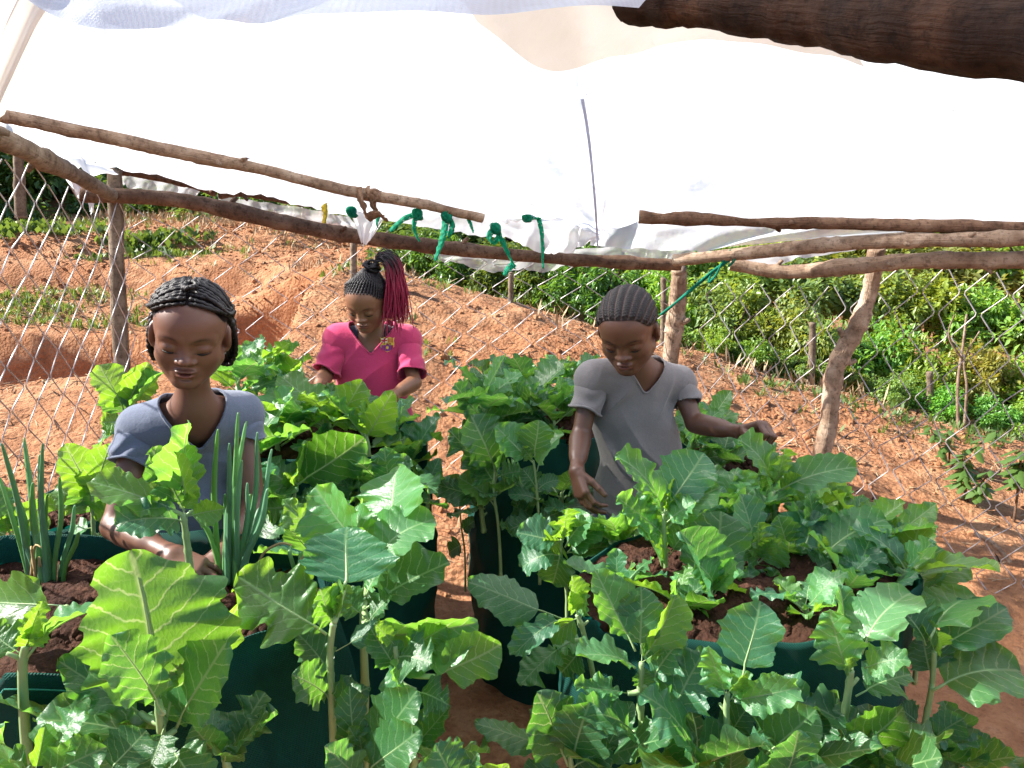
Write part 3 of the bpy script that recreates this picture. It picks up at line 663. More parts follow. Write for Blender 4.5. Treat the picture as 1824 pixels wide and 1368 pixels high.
for i, p in enumerate(([(1298, 462, 2.84), (1240, 510, 2.9), (1176, 561, 3.0)], [(1300, 464, 2.84), (1265, 486, 2.86), (1180, 560, 3.0)], [(1302, 450, 2.83), (1285, 470, 2.84), (1275, 490, 2.85), (1262, 503, 2.86), (1270, 485, 2.86), (1296, 466, 2.84)], [(1300, 445, 2.83), (1308, 462, 2.82), (1298, 474, 2.84)])):
    b = MB(); b.tube(catmull([at(*q) for q in p], 8), .0045, 6); b.build('strand', M['twine'], root)
# ------------------------------------------------------------------ bushes, hedge, wood
def leaf_cloud(n, rx, ry, rz, size, seed, clump=18, hollow=0.35, droop=0.4):
    r_ = np.random.default_rng(seed)
    cc = r_.normal(0, 1, (clump, 3)); cc /= np.linalg.norm(cc, axis=1)[:, None]
    cc *= r_.uniform(hollow, 1.0, (clump, 1)) ; cc[:, 2] = np.abs(cc[:, 2]) * .95 - .05
    k = r_.integers(0, clump, n); off = r_.normal(0, 1, (n, 3)); off /= np.linalg.norm(off, axis=1)[:, None]
    off *= r_.uniform(.3, 1, (n, 1)) ** .6 * r_.uniform(.18, .42, clump)[k][:, None]
    c = (cc[k] + off) * [rx, ry, rz]
    d = off / np.linalg.norm(off, axis=1)[:, None] + r_.normal(0, .5, (n, 3)); d[:, 2] -= droop; d /= np.linalg.norm(d, axis=1)[:, None]
    s = np.cross(d, [0, 0, 1.0]) + r_.normal(0, .3, (n, 3)); s /= np.linalg.norm(s, axis=1)[:, None]
    up = np.cross(s, d)
    L = size * r_.uniform(.55, 1.25, (n, 1))
    V = np.stack([c - d * L * .5, c + s * L * .24 + up * L * .07, c + d * L * .5 - up * L * .1, c - s * L * .24 + up * L * .07], 1).reshape(-1, 3)
    o = np.arange(n)[:, None] * 4
    return V, np.concatenate([o + [0, 1, 2], o + [0, 2, 3]])
def bush_mesh(name, n, size, seed, rz=.8):
    V, F_ = leaf_cloud(n, 1, 1, rz, size, seed, 26)
    me = mesh(name, V, F_, False); me.materials.append(M['bush']); return me
BUSH = [bush_mesh('bush_foliage', 4600, .13, s) for s in (1, 2, 3, 4)]
def stem_mesh(seed):
    r_ = np.random.default_rng(seed); b = MB()
    for i in range(6):
        a = r_.uniform(0, 6.28); e = Vector((math.cos(a) * .6, math.sin(a) * .6, r_.uniform(.35, .7)))
        b.tube([(0, 0, -.3), tuple(e * .3 + Vector((0, 0, .05))), tuple(e)], [.035, .022, .008], 5)
    me = mesh('bush_stems', np.concatenate(b.V), b.F); me.materials.append(M['bark_dark']); return me
STEMS = [stem_mesh(s) for s in (1, 2)]
def bush(px, py, YY, rpx, hpx, label, group, tint=(1, 1, 1), name='bush', v=None):
    c = at(px, py, YY); r = wpx(rpx, YY); h = wpx(hpx, YY) / .8
    root = empty(name, (c.x, c.y, c.z - h * .35), label, 'bush', group)
    k = random.randrange(4) if v is None else v
    f = link('foliage', BUSH[k], None, root, (0, 0, h * .35)); f.scale = (r, r * .9, h); f.rotation_euler.z = random.uniform(0, 6.28); f.color = (*tint, 1)
    s = link('stems', STEMS[k % 2], None, root, (0, 0, h * .35)); s.scale = (r, r, h)
    return root
HL = 'dark green bush in the hedge row up the slope on the left'
HG = 'bushes of the left hedge row'
def tint(a=.15, y=0): q = 1 + random.uniform(-a, a); return (q * (1 + y), q, q * (1 - y))
for px, py, YY, r, h in [(-60, 330, 9.5, 150, 110), (60, 330, 10.5, 120, 110), (20, 420, 9.0, 110, 80), (150, 330, 10.8, 110, 95), (250, 390, 10.2, 110, 70), (340, 385, 10.0, 100, 75), (430, 400, 9.6, 100, 75), (120, 290, 12, 150, 90), (300, 330, 12, 160, 90),
                         (510, 425, 9.2, 95, 75), (585, 440, 8.8, 90, 75), (460, 360, 11.5, 140, 80), (600, 390, 11, 130, 80), (655, 460, 8.4, 85, 80)]:
    bush(px, py, YY, r, h, HL, HG, tint(.15))
CL = 'glossy green bush in the hedge behind the brown beam'
CG = 'bushes of the middle hedge'
for px, py, YY, r, h in [(730, 480, 7.2, 95, 75), (800, 490, 6.8, 90, 75), (870, 505, 6.6, 95, 75), (940, 515, 6.4, 90, 80), (1010, 530, 6.2, 90, 80), (1080, 545, 6.0, 90, 85), (780, 430, 8.2, 130, 70), (950, 450, 8.0, 140, 80), (1100, 480, 7.6, 130, 80), (870, 445, 9.2, 150, 80)]:
    bush(px, py, YY, r, h, CL, CG, [random.uniform(1.0, 1.5) * k for k in tint(.1, random.uniform(0, .15))])
RL = 'yellow-green leafy bush in the thicket beyond the right fence'
RG = 'bushes of the thicket on the right'
for px, py, YY, r, h in [(1160, 560, 6.0, 90, 85), (1235, 580, 5.9, 90, 85), (1310, 600, 5.8, 95, 90), (1390, 620, 5.7, 95, 90), (1470, 645, 5.6, 95, 90), (1550, 665, 5.5, 95, 95), (1630, 690, 5.4, 95, 95), (1710, 705, 5.3, 100, 95), (1800, 725, 5.2, 100, 95), (1890, 740, 5.1, 105, 100),
                         (1200, 500, 7.2, 120, 85), (1300, 520, 7.0, 120, 90), (1420, 540, 6.8, 120, 90), (1530, 560, 6.7, 120, 95), (1640, 580, 6.6, 120, 100), (1750, 600, 6.4, 125, 100), (1860, 610, 6.3, 130, 105),
                         (1130, 585, 5.35, 55, 38), (1190, 600, 5.3, 55, 38), (1260, 618, 5.25, 58, 40), (1335, 640, 5.2, 58, 42), (1410, 662, 5.15, 58, 42), (1490, 682, 5.1, 60, 44), (1575, 705, 5.0, 60, 44), (1660, 728, 4.95, 60, 46), (1745, 748, 4.9, 62, 46), (1830, 765, 4.85, 62, 46),
                         (1350, 470, 8.6, 150, 85), (1520, 490, 8.4, 150, 90), (1680, 505, 8.2, 150, 95), (1830, 510, 8.0, 160, 100)]:
    bush(px, py, YY, r, h, RL, RG, [random.uniform(1.6, 2.6) * k for k in tint(.1, random.uniform(.05, .28))])
# far wooded hillside that closes the view
Vs, Fs, n = [], [], 0
for i in range(150):
    x = random.uniform(-60, 60); y = random.uniform(22, 75)
    if abs(x) > y * 1.0 + 4: continue
    r = random.uniform(2.2, 4.5); z = float(ground_z(x, y, False))
    V, F_ = leaf_cloud(900, r, r, r * 1.25, r * .22, i, 20)
    Vs.append(V + [x, y, z + r * .5]); Fs.append(F_ + n); n += len(V)
tag(link('wooded_hillside', mesh('wooded_hillside', np.concatenate(Vs), np.concatenate(Fs), False), M['bush']), 'distant wooded hillside closing the view behind the hedges', 'wood', None, 'stuff')

# low weeds
def weeds(name, P, size, label, mat='grass', k=5, wide=.16, lean=.7):
    Vs = []; n = len(P)
    for _ in range(k):
        a = rng.uniform(0, 6.28, n); t = rng.uniform(.2, lean, n); L = size * rng.uniform(.5, 1.3, n)
        d = np.stack([np.cos(a) * t, np.sin(a) * t, 1 - .5 * t], -1) * L[:, None]; s = np.stack([-np.sin(a), np.cos(a), 0 * a], -1) * (L * wide)[:, None]
        b0 = P + rng.normal(0, size * .35, (n, 3)) * [1, 1, 0]
        Vs.append(np.stack([b0, b0 + d * .55 + s, b0 + d, b0 + d * .55 - s], 1))
    V = np.concatenate(Vs).reshape(-1, 3); o = np.arange(len(V) // 4)[:, None] * 4
    return tag(link(name, mesh(name, V, o + [0, 1, 2, 3], False), M[mat]), label, 'weeds', None, 'stuff')
def patch(px, py, YY, rx, ry, n):
    c = at(px, py, YY); x = c.x + rng.normal(0, rx, n); y = c.y + rng.normal(0, ry, n)
    return np.stack([x, y, ground_z(x, y)], -1)
weeds('ground_weeds', np.concatenate([patch(265, 445, 8.0, .28, .12, 130), patch(60, 455, 8.3, .40, .12, 170), patch(230, 470, 7.6, .2, .1, 50)]), .09, 'patch of bright low weeds on the terraced slope at left', wide=.3)
weeds('terrace_grass', np.concatenate([patch(100, 560, 6.1, .16, .10, 60), patch(40, 545, 6.2, .12, .1, 50), patch(160, 530, 6.4, .2, .06, 50), patch(20, 600, 5.9, .25, .08, 60), patch(240, 580, 5.9, .15, .1, 40), patch(60, 500, 6.8, .5, .12, 50), patch(130, 590, 5.75, .25, .05, 50), patch(330, 470, 7.3, .4, .15, 60), patch(400, 445, 7.8, .5, .15, 80), patch(150, 420, 8.9, .8, .2, 120)]), .075, 'tufts of grass and weeds on the ledge above the trench', wide=.08)
weeds('slope_weeds', np.concatenate([patch(1700, 870, 3.9, .25, .2, 16), patch(1600, 760, 4.2, .4, .12, 30), patch(1450, 705, 4.5, .5, .08, 50), patch(1750, 790, 4.3, .5, .08, 60), patch(640, 490, 5.2, .5, .1, 60), patch(760, 640, 4.3, .3, .3, 6)]), .06, 'scattered small weeds along the top of the red bank', wide=.12)
weeds('dry_stalks', np.concatenate([patch(300, 400, 9.2, .7, .15, 160), patch(450, 420, 8.6, .6, .15, 160), patch(560, 455, 8.0, .5, .12, 140), patch(1350, 668, 4.9, 1.0, .12, 50), patch(700, 485, 6.5, .4, .15, 60)]), .13, 'row of dry brown stalks in front of the hedge', 'straw', 4, .05)

# single broad-leaved seedlings
def seedling(px, py, YY, h, n, size, label, seed, droop=.6, tint_=(1, 1, 1)):
    r_ = np.random.default_rng(seed); c = at(px, py, YY); c.z = min(c.z, float(ground_z(c.x, c.y)) + .3)
    root = empty('seedling', c, label, 'seedling', 'coffee seedlings on the red slope')
    tops = []
    b = MB()
    for i in range(3):
        e = c + Vector((r_.normal(0, .25) * h, r_.normal(0, .2) * h, h * r_.uniform(.7, 1)))
        b.tube(catmull([c - Vector((0, 0, .3)), c, (c + e) / 2 + Vector((0, 0, .05 * h)), e], 5), [.007 - .0003 * k for k in range(16)], 5); tops.append(e)
    b.build('stem', M['bark_brown'], root)
    P = []; D = []
    for i in range(n):
        e = tops[i % 3]; t = r_.uniform(.35, 1); p = c + (e - c) * t + Vector((0, 0, .04 * h))
        a = r_.uniform(0, 6.28); d = np.array([math.cos(a), math.sin(a), -droop * r_.uniform(.2, 1.4)]); d /= np.linalg.norm(d); P.append(np.array(p)); D.append(d)
    P = np.array(P); D = np.array(D); s = np.cross(D, [0, 0, 1.]); s /= np.linalg.norm(s, axis=1)[:, None]; up = np.cross(s, D)
    L = size * r_.uniform(.6, 1.2, (n, 1))
    V = np.stack([P, P + D * L * .35 + s * L * .2 - up * L * .03, P + D * L * .75 + s * L * .15 - up * L * .05, P + D * L, P + D * L * .75 - s * L * .15 - up * L * .05, P + D * L * .35 - s * L * .2 - up * L * .03, P + D * L * .4 + up * L * .05, P + D * L * .75 + up * L * .03], 1).reshape(-1, 3)
    F_ = [[x + i * 8 for x in f] for i in range(n) for f in ((0, 1, 6), (1, 2, 7, 6), (2, 3, 7), (0, 6, 5), (6, 7, 4, 5), (7, 3, 4))]
    o = link('foliage', mesh('foliage', V, F_), M['bush'], root); o.color = (*tint_, 1)
    return root
seedling(1690, 840, 3.7, .26, 46, .085, 'small coffee seedling farthest up the slope by the right fence', 3)
seedling(1720, 905, 3.35, .25, 60, .085, 'drooping coffee seedling in the middle of the three by the right fence', 4)
seedling(1810, 900, 3.2, .30, 60, .09, 'coffee seedling cut by the right edge of the picture', 5)
seedling(450, 575, 4.4, .26, 46, .075, 'bright young plant growing at the corner of the trench', 6, .1, (1.8, 1.9, 1.2))
# ------------------------------------------------------------------ planter bags
def planter(name, outline, ztop, zbot, label, seed=0, flap=None, fill=.022):
    r_ = np.random.default_rng(seed); O = catmull([(x, y, 0) for x, y in outline], 10, True); n = len(O)
    O = np.array([(p.x, p.y) for p in O]); c = O.mean(0)
    root = empty(name, (c[0], c[1], zbot), label, 'planter', 'green shade-net planting bags')
    lev = np.r_[np.linspace(0, .985, 26), 1.0, 1.0, .97, .93]; inn = np.array([0] * 26 + [.0, -.004, -.008, -.010])
    per = np.r_[0, np.cumsum(np.linalg.norm(np.diff(np.vstack([O, O[:1]]), axis=0), axis=1))][:n]
    V = []; UV = []
    for l, i_ in zip(lev, inn):
        d = O - c; rr = np.linalg.norm(d, axis=1)[:, None]; u = d / rr
        belly = 1 + .05 * math.sin(math.pi * min(l, 1)) - .02 * l
        wr = .013 * np.sin(per * 26 + 3 * vnoise(per * 4, per * 0 + l * 2, seed)) * (1.15 - l) + .022 * vnoise(per * 4, per * 0 + l * 4 + seed, 1) + .010 * vnoise(per * 13, per * 0 + l * 3 + seed, 6) + .016 * (.4 - np.abs(vnoise(per * 7 + l * 5, per * 0 + l * 6 - per * 2 + seed, 8))) * min(1, 6 * (1.02 - l)) + .008 * (.4 - np.abs(vnoise(per * 15 - l * 9, per * 0 + l * 12 + seed, 3))) * min(1, 6 * (1.02 - l))
        p = c + u * (rr * belly + wr[:, None] + i_)
        z = zbot + (ztop - zbot) * l + (.026 * vnoise(per * 4.5 + seed, per * 0, 2) + .010 * vnoise(per * 14 + seed, per * 0, 5)) * l
        V.append(np.column_stack([p, z])); UV.append(np.column_stack([per, np.full(n, l * (ztop - zbot))]))
    m = len(lev); i_ = np.arange(m * n).reshape(m, n)
    F_ = np.stack([i_[:-1], np.roll(i_[:-1], -1, 1), np.roll(i_[1:], -1, 1), i_[1:]], -1).reshape(-1, 4)
    link('net_wall', mesh('net_wall', np.concatenate(V), F_, True, np.concatenate(UV)), M['net'], root)
    # stitched hem just under the rim
    h = MB() if flap else None; P = [] if not flap else [tuple(V[26][k] + np.append((O[k] - c) / np.linalg.norm(O[k] - c) * .004, -.022)) for k in list(range(n)) + [0]]
    if flap: h.tube(P, .0013, 5, False); h.build('hem', M['hem'], root)
    # soil: a mounded crumbly bed
    k = 26; S = []; ii = []
    for a in range(k + 1):
        t = a / k
        p = c + (V[26][:, :2] - c) * (t * .985); r0 = np.hypot(*(p - c).T)
        z = ztop - fill + .04 * (1 - t ** 2) + .014 * fbm(p[:, 0] * 18, p[:, 1] * 18, seed, 3) + .012 * np.abs(fbm(p[:, 0] * 45, p[:, 1] * 45, seed + 3, 2))
        S.append(np.column_stack([p, z]))
    i_ = np.arange((k + 1) * n).reshape(k + 1, n)
    F_ = np.stack([i_[:-1], i_[1:], np.roll(i_[1:], -1, 1), np.roll(i_[:-1], -1, 1)], -1).reshape(-1, 4)
    soil = link('soil', mesh('soil', np.concatenate(S), F_), M['compost'], root)
    q = 420; a = r_.integers(0, n, q); t = np.sqrt(r_.random(q)) * .95
    p = c + (V[26][a, :2] - c) * t[:, None]; z = ztop - fill + .003 + .04 * (1 - t ** 2)
    Vs, Fs, nn = [], [], 0
    for k_ in range(q):
        L, Fc = LUMPS[r_.integers(6)]; s = .003 + .011 * r_.random() ** 2.5
        Vs.append(L * s + [p[k_, 0], p[k_, 1], z[k_]]); Fs.append(Fc + nn); nn += len(L)
    tag(link('soil_crumbs', mesh('soil_crumbs', np.concatenate(Vs), np.concatenate(Fs)), M['compost'], root), kind='stuff')
    if flap:                                      # overlapping edge of the net, sewn on
        a0, a1, drop = flap; W = []; UV = []; ks = np.arange(a0, a1)
        for l in np.linspace(1.012, 1 - drop, 14):
            for j, k_ in enumerate(ks):
                u = (O[k_] - c); rr = np.linalg.norm(u); u = u / rr
                e = .020 + .012 * math.sin(l * 9 + j * .3) + .006 * math.sin(j * .9)
                pp = c + u * (rr * (1 + .05 * math.sin(math.pi * min(1, l))) + e); sl = (1 - l) * .10
                W.append((pp[0] + sl, pp[1] - sl * .3, zbot + (ztop - zbot) * l)); UV.append((per[k_], l * (ztop - zbot)))
        i_ = np.arange(14 * len(ks)).reshape(14, len(ks)); F_ = np.stack([i_[:-1, :-1], i_[:-1, 1:], i_[1:, 1:], i_[1:, :-1]], -1).reshape(-1, 4)
        o = link('net_flap', mesh('net_flap', W, F_, True, UV), M['net'], root); md = o.modifiers.new('thickness', 'SOLIDIFY'); md.thickness = .003
    return root
M['hem'] = m_plain('stitched_hem', (0.02, 0.20, 0.15), (0.06, 0.32, 0.25), 60, .6)
OUT_L = [(-.73, 1.03), (-.55, 1.075), (-.44, 1.14), (-.35, 1.24), (-.34, 1.38), (-.45, 1.49), (-.75, 1.54), (-1.05, 1.50), (-1.12, 1.28), (-1.0, 1.07)]
planter('planting_bag', OUT_L, .785, .0, 'green net bag with spring onions in front of the girl in blue-grey', 1, (10, 33, .95), .052)
OUT_R = [(.155, 1.27), (.28, 1.19), (.434, 1.165), (.56, 1.2), (.70, 1.29), (.78, 1.45), (.72, 1.6), (.54, 1.66), (.3, 1.64), (.15, 1.52), (.12, 1.38)]
planter('planting_bag', OUT_R, .755, .0, 'large green net bag in the right foreground with a stone on its soil', 2)
circ = lambda cx, cy, rx, ry: [(cx + rx * math.cos(a) * (1 + .05 * math.sin(3 * a)), cy + ry * math.sin(a)) for a in np.linspace(0, 6.283, 11)[:-1]]
planter('planting_bag', circ(-.53, 2.16, .28, .24), .83, .0, 'net bag the girl in pink is reaching into', 3)
planter('planting_bag', circ(.10, 2.38, .21, .30), .84, .0, 'narrow dark net bag between the girl in pink and the girl with cornrows', 4)
planter('planting_bag', circ(.62, 2.22, .17, .17), .74, .0, 'net bag mostly hidden behind the girl with cornrows', 5)
planter('planting_bag', circ(-1.06, 1.98, .22, .20), .72, .0, 'net bag mostly hidden behind the girl in blue-grey', 6)
def rock(name, p, s, mat, label, seed):
    V, Fc = lump(seed, 3); nn = fbm(V[:, 0] * 2, V[:, 1] * 2, V[:, 2] * 2 + seed, 3); V = V / np.linalg.norm(V, axis=1)[:, None] * (1 + .22 * nn)[:, None]
    return tag(link(name, mesh(name, V * s + np.array(p), Fc), mat), label, 'stone')
p = at(1340, 1085, 1.40); rock('stone', p, [.030, .024, .022], M['stone'], 'pale brown stone on the soil of the right-hand bag', 7)
p = at(1415, 1128, 1.26); rock('stone', p, [.034, .02, .014], M['earth'], 'reddish clod at the front rim of the right-hand bag', 8)
p = at(1300, 1082, 1.41); rock('stone', p, [.022, .016, .014], M['compost'], 'dark stone beside the pale one in the right-hand bag', 9)

# ------------------------------------------------------------------ kale
def leaf_mesh(seed, bend=.5, cup=.15, ruff=.05, lobes=.10, pet=.18, freq=5, base_w=.25, teeth=.03, notch=0.0, shape=.85):
    r_ = np.random.default_rng(seed); nu, nv = 44, 13
    t = np.linspace(0, 1, nu); v = np.linspace(-1, 1, nv)
    w_ = np.sin(np.pi * np.clip(t, 0, 1) ** shape) ** .62
    w_ = np.maximum(w_, base_w * (1 - t) * np.minimum(1, t * 8)); w_[0] = .02; w_[-1] = .03
    W = np.zeros((nu, 2))
    for s in (0, 1):
        ph = r_.uniform(0, 6.28, 3)
        W[:, s] = w_ * (1 + lobes * 2.2 * vnoise(t * 6 + ph[0] * 3, t * 0 + seed) + lobes * 1.5 * vnoise(t * 13 + ph[1] * 3, t * 0 + seed + 9) + teeth * 1.4 * vnoise(t * 27 + ph[2] * 5, t * 0 + seed + 5))
        if notch and s == seed % 2: W[:, s] *= 1 - notch * np.exp(-((t - r_.uniform(.35, .7)) / .07) ** 2)
    # spine curve: petiole, then arching blade
    tot = np.linspace(0, 1, 60); k = bend * np.where(tot < pet, .25, 1.0) * (1 + .6 * np.sin(tot * 3 + r_.uniform(0, 6)))
    th = np.cumsum(k) / 60; th -= th.mean(); x = np.cumsum(np.cos(th)); z = -np.cumsum(np.sin(th)); x -= x[0]; z -= z[0]
    e = math.atan2(z[-1], x[-1]); cx, sx_ = math.cos(-e), math.sin(-e); x, z = x * cx - z * sx_, x * sx_ + z * cx; L = x[-1]; x /= L; z /= L
    sb = pet + (1 - pet) * t; bx = np.interp(sb, tot, x); bz = np.interp(sb, tot, z)
    yaw = .05 * np.sin(t * 3 + r_.uniform(0, 6))
    V = []; UV = []
    ph = r_.uniform(0, 6.28, 4); f1, f2 = freq * r_.uniform(.85, 1.15, 2)
    rf = [vnoise(t * f1 * 1.7 + ph[0] * 4, t * 0 + seed), vnoise(t * f2 * 1.7 + ph[1] * 4, t * 0 + seed + 3), vnoise(t * 17 + ph[2] * 4, t * 0 + seed + 7), vnoise(t * 17 + ph[3] * 4, t * 0 + seed + 8)]
    for i in range(nu):
        dx, dz = (bx[min(i + 1, nu - 1)] - bx[max(i - 1, 0)], bz[min(i + 1, nu - 1)] - bz[max(i - 1, 0)]); q = math.hypot(dx, dz) + 1e-9; nx, nz = -dz / q, dx / q
        for a in v:
            s = 0 if a < 0 else 1; hw = .5 * W[i, s]; y = a * hw
            e2 = abs(a)
            h = cup * (e2 ** 1.4) * W[i, s] * .5 + ruff * 1.5 * e2 ** 2 * rf[s][i] * min(1, 5 * t[i]) + ruff * .8 * e2 ** 3 * rf[2 + s][i]
            h += .0035 * math.sin(t[i] * 8 * 6.28 - e2 * 6) * e2 * (1 - e2) * 4
            back = .10 * e2 ** 2 * w_[i] * (.5 - t[i])          # margins sweep so the outline rounds off
            V.append((bx[i] + nx * h - back * .3, y + yaw[i] * .5, bz[i] + nz * h)); UV.append((t[i], a * max(.25, W[i, s])))
    F_ = [[i * nv + j, (i + 1) * nv + j, (i + 1) * nv + j + 1, i * nv + j + 1] for i in range(nu - 1) for j in range(nv - 1)]
    b = MB(); b.add(V, F_, 0, UV)
    P = []; R_ = []
    for s in np.linspace(0, pet + (1 - pet) * .82, 14):
        yy = 0 if s < pet else np.interp((s - pet) / (1 - pet), t, yaw) * .5
        P.append((np.interp(s, tot, x), yy, np.interp(s, tot, z) - .004)); R_.append(.018 * (1 - s) ** 1.3 + .0022)
    b.tube(P, R_, 6, True, 1)
    me = mesh('leaf', np.concatenate(b.V), b.F, True, np.concatenate(b.UV), b.M); me.materials.append(M['kale']); me.materials.append(M['petiole'])
    return me
LEAF = [leaf_mesh(1, .30, .12, .045, .09, .16, 4, .3, .035),                 # 0 broad flat
        leaf_mesh(2, .9, .22, .055, .10, .16, 5, .3, .035),                   # 1 arching, wavy
        leaf_mesh(3, .6, .35, .050, .08, .22, 5, .35, .04),                   # 2 cupped
        leaf_mesh(4, 1.6, .15, .060, .12, .20, 5, .25, .04, .4),              # 3 strongly drooping
        leaf_mesh(5, .5, .25, .085, .14, .14, 7, .4, .05),                    # 4 frilled
        leaf_mesh(6, .3, -.12, .035, .06, .30, 4, .15, .035),                 # 5 long stalked
        leaf_mesh(7, .4, .6, .060, .10, .12, 6, .3, .04),                     # 6 folded
        leaf_mesh(8, .8, .18, .045, .16, .20, 5, .25, .05, .6),               # 7 notched
        leaf_mesh(9, 1.2, .30, .065, .09, .12, 6, .35, .045),                 # 8 arching frilled
        leaf_mesh(10, .15, .18, .040, .07, .10, 4, .45, .035, 0, .75),        # 9 wide, blunt
        leaf_mesh(12, -.5, .20, .055, .09, .16, 5, .3, .04),                  # 10 reflexed upward
        leaf_mesh(13, .5, .05, .07, .20, .26, 6, .2, .06, .5),
        leaf_mesh(14, .9, .20, .075, .14, .18, 6, .3, .05),                   # 12
        leaf_mesh(15, .3, .30, .070, .12, .15, 5, .4, .05, .3),               # 13
        leaf_mesh(16, 1.1, .10, .065, .16, .22, 7, .25, .06),                 # 14
        leaf_mesh(17, .6, .40, .080, .10, .14, 6, .35, .05),
        leaf_mesh(19, .55, .16, .060, .11, .13, 6, .4, .04)]                  # 15                # 11 ragged
YG = (1.75, 1.35, .8); GR = (1, 1, 1); BL = (.95, 1.05, 1.55); DK = (.75, .85, .85); PL = (1.7, 1.55, 1.7)  # pale PL tint paints sun glare into the leaf colour
def put_leaf(root, B, T, width, var, roll=0.0, tint_=GR, hint=None):
    B = Vector(B); T = Vector(T); ax = T - B; L = ax.length; X_ = ax / L
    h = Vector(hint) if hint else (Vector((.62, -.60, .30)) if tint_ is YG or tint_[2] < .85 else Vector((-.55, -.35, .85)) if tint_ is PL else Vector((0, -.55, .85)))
    Zv = h - X_ * h.dot(X_)
    if Zv.length < .05: Zv = Vector((0, -1, 0)) - X_ * (-X_.y)
    Zv.normalize(); Zv = Quaternion(X_, R(roll)) @ Zv; Yv = Zv.cross(X_)
    o = bpy.data.objects.new('leaf', LEAF[var]); COL.objects.link(o); o.parent = root
    m_ = Matrix((X_, Yv, Zv)).transposed().to_4x4(); m_.translation = B - root.location
    o.matrix_local = m_ @ Matrix.Diagonal((L, width, (L + width) * .5, 1))
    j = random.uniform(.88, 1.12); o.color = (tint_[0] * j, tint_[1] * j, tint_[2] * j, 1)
    return o
def stem(root, pts, r0, r1, scars=3, seed=0):
    P = catmull(pts, 8); n = len(P); b = MB(); r_ = np.random.default_rng(seed)
    rad = [r0 + (r1 - r0) * i / (n - 1) for i in range(n)]
    for k in r_.integers(1, n - 1, scars): rad[k] *= 1.18
    b.tube(P, rad, 8); s = b.build('stem', M['kale_stem'], root)
    for k in r_.integers(1, n - 1, min(scars, 2)):
        a = r_.uniform(0, 6.28); d = Vector((math.cos(a), math.sin(a) * .6, .7)).normalized(); c = MB()
        c.tube([P[k], P[k] + d * r0 * 1.6, P[k] + d * r0 * 2.6], [r0 * .5, r0 * .42, r0 * .34], 6); c.build('leaf_scar', M['petiole'], s)
KG = 'kale plants growing from the net bags'
def kale(label, Y0, st, leaves, r0=.009, young=2, seed=0):
    """st: stem pixels (px,py[,dY]); leaves: ((bx,by),(tx,ty),w px,var,roll,tint[,dYb,dYt])"""
    g = lambda q: at(q[0], q[1], Y0 + (q[2] if len(q) > 2 else 0))
    root = empty('kale_plant', g(st[0]), label, 'kale plant', KG)
    stem(root, [g(st[0]) - Vector((0, 0, .13))] + [g(q) for q in st], r0 * .8, r0 * .52, 4, seed)
    top = g(st[-1])
    for lf in leaves:
        (bx, by), (tx, ty), w_, var, roll, tn = lf[:6]; db, dt = (lf[6], lf[7]) if len(lf) > 7 else (0, 0)
        B = at(bx, by, Y0 + db); T = at(tx, ty, Y0 + dt)
        put_leaf(root, B, T, wpx(w_, Y0 + (db + dt) / 2) * 1.12, var, roll, tn)
        if (B - top).length > .035:              # bare stalk from the stem to the blade
            P = [g(q) for q in st]; C = catmull(P, 8); low = [c for c in C if c.z < B.z + .02] or [C[0]]
            c0 = min(low, key=lambda c: (c - B).length); b = MB(); r_ = (B - c0).length
            if r_ > .015:
                b.tube(catmull([c0, (c0 + B) / 2 + Vector((0, 0, -.08 * r_)), B], 5), [.0055 - .0001 * i for i in range(11)], 6); b.build('stalk', M['petiole'], root)
    r_ = random.Random(seed)
    for i in range(young):                       # small heart leaves at the tip
        a = r_.uniform(0, 6.28); T = top + Vector((math.cos(a) * .03, math.sin(a) * .03, r_.uniform(.03, .06)))
        put_leaf(root, top, T, r_.uniform(.02, .035), r_.choice((2, 4, 6)), r_.uniform(-40, 40), YG)
    return root
# --- left bag, foreground
kale('kale with one very large backlit leaf at the lower left', .96, [(306, 1450), (290, 1340), (282, 1250)],
     [((284, 1275), (232, 980), 250, 16, 22, (1.25, 1.12, .9), 0, .03), ((290, 1270), (200, 1130), 95, 12, 10, GR, -.05, -.06), ((312, 1300), (402, 1142), 130, 0, 14, (1, 1.05, .9), .02, .0), ((290, 1300), (330, 1180), 120, 12, 10, GR, .03, .05), ((278, 1335), (60, 1285), 150, 1, 38, GR, 0, -.03),
      ((305, 1330), (365, 1420), 110, 1, 10, GR, -.01, -.05), ((250, 1270), (105, 1178), 75, 4, 10, DK, .02, .03), ((300, 1250), (425, 1075), 95, 0, 25, YG, .06, .16), ((295, 1290), (262, 1385), 80, 2, 0, DK, 0, -.06)], .010, 1, 1)
kale('kale at the left edge with a leaf shining white', 1.0, [(52, 1360), (44, 1290), (40, 1190), (46, 1150)],
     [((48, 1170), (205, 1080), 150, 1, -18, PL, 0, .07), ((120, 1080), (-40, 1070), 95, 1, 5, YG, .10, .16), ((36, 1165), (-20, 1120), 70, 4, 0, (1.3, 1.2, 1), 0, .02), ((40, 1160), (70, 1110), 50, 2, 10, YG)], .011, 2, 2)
kale('low mottled kale in the bottom left corner', .86, [(70, 1440), (66, 1400), (62, 1375)],
     [((60, 1385), (10, 1285), 95, 8, 10, PL), ((70, 1385), (150, 1265), 120, 7, 20, PL, 0, .04), ((66, 1380), (-30, 1375), 80, 4, 10, GR), ((75, 1390), (190, 1330), 90, 1, 30, GR), ((190, 1380), (260, 1300), 90, 0, 10, DK, 0, .05)], .009, 1, 3)
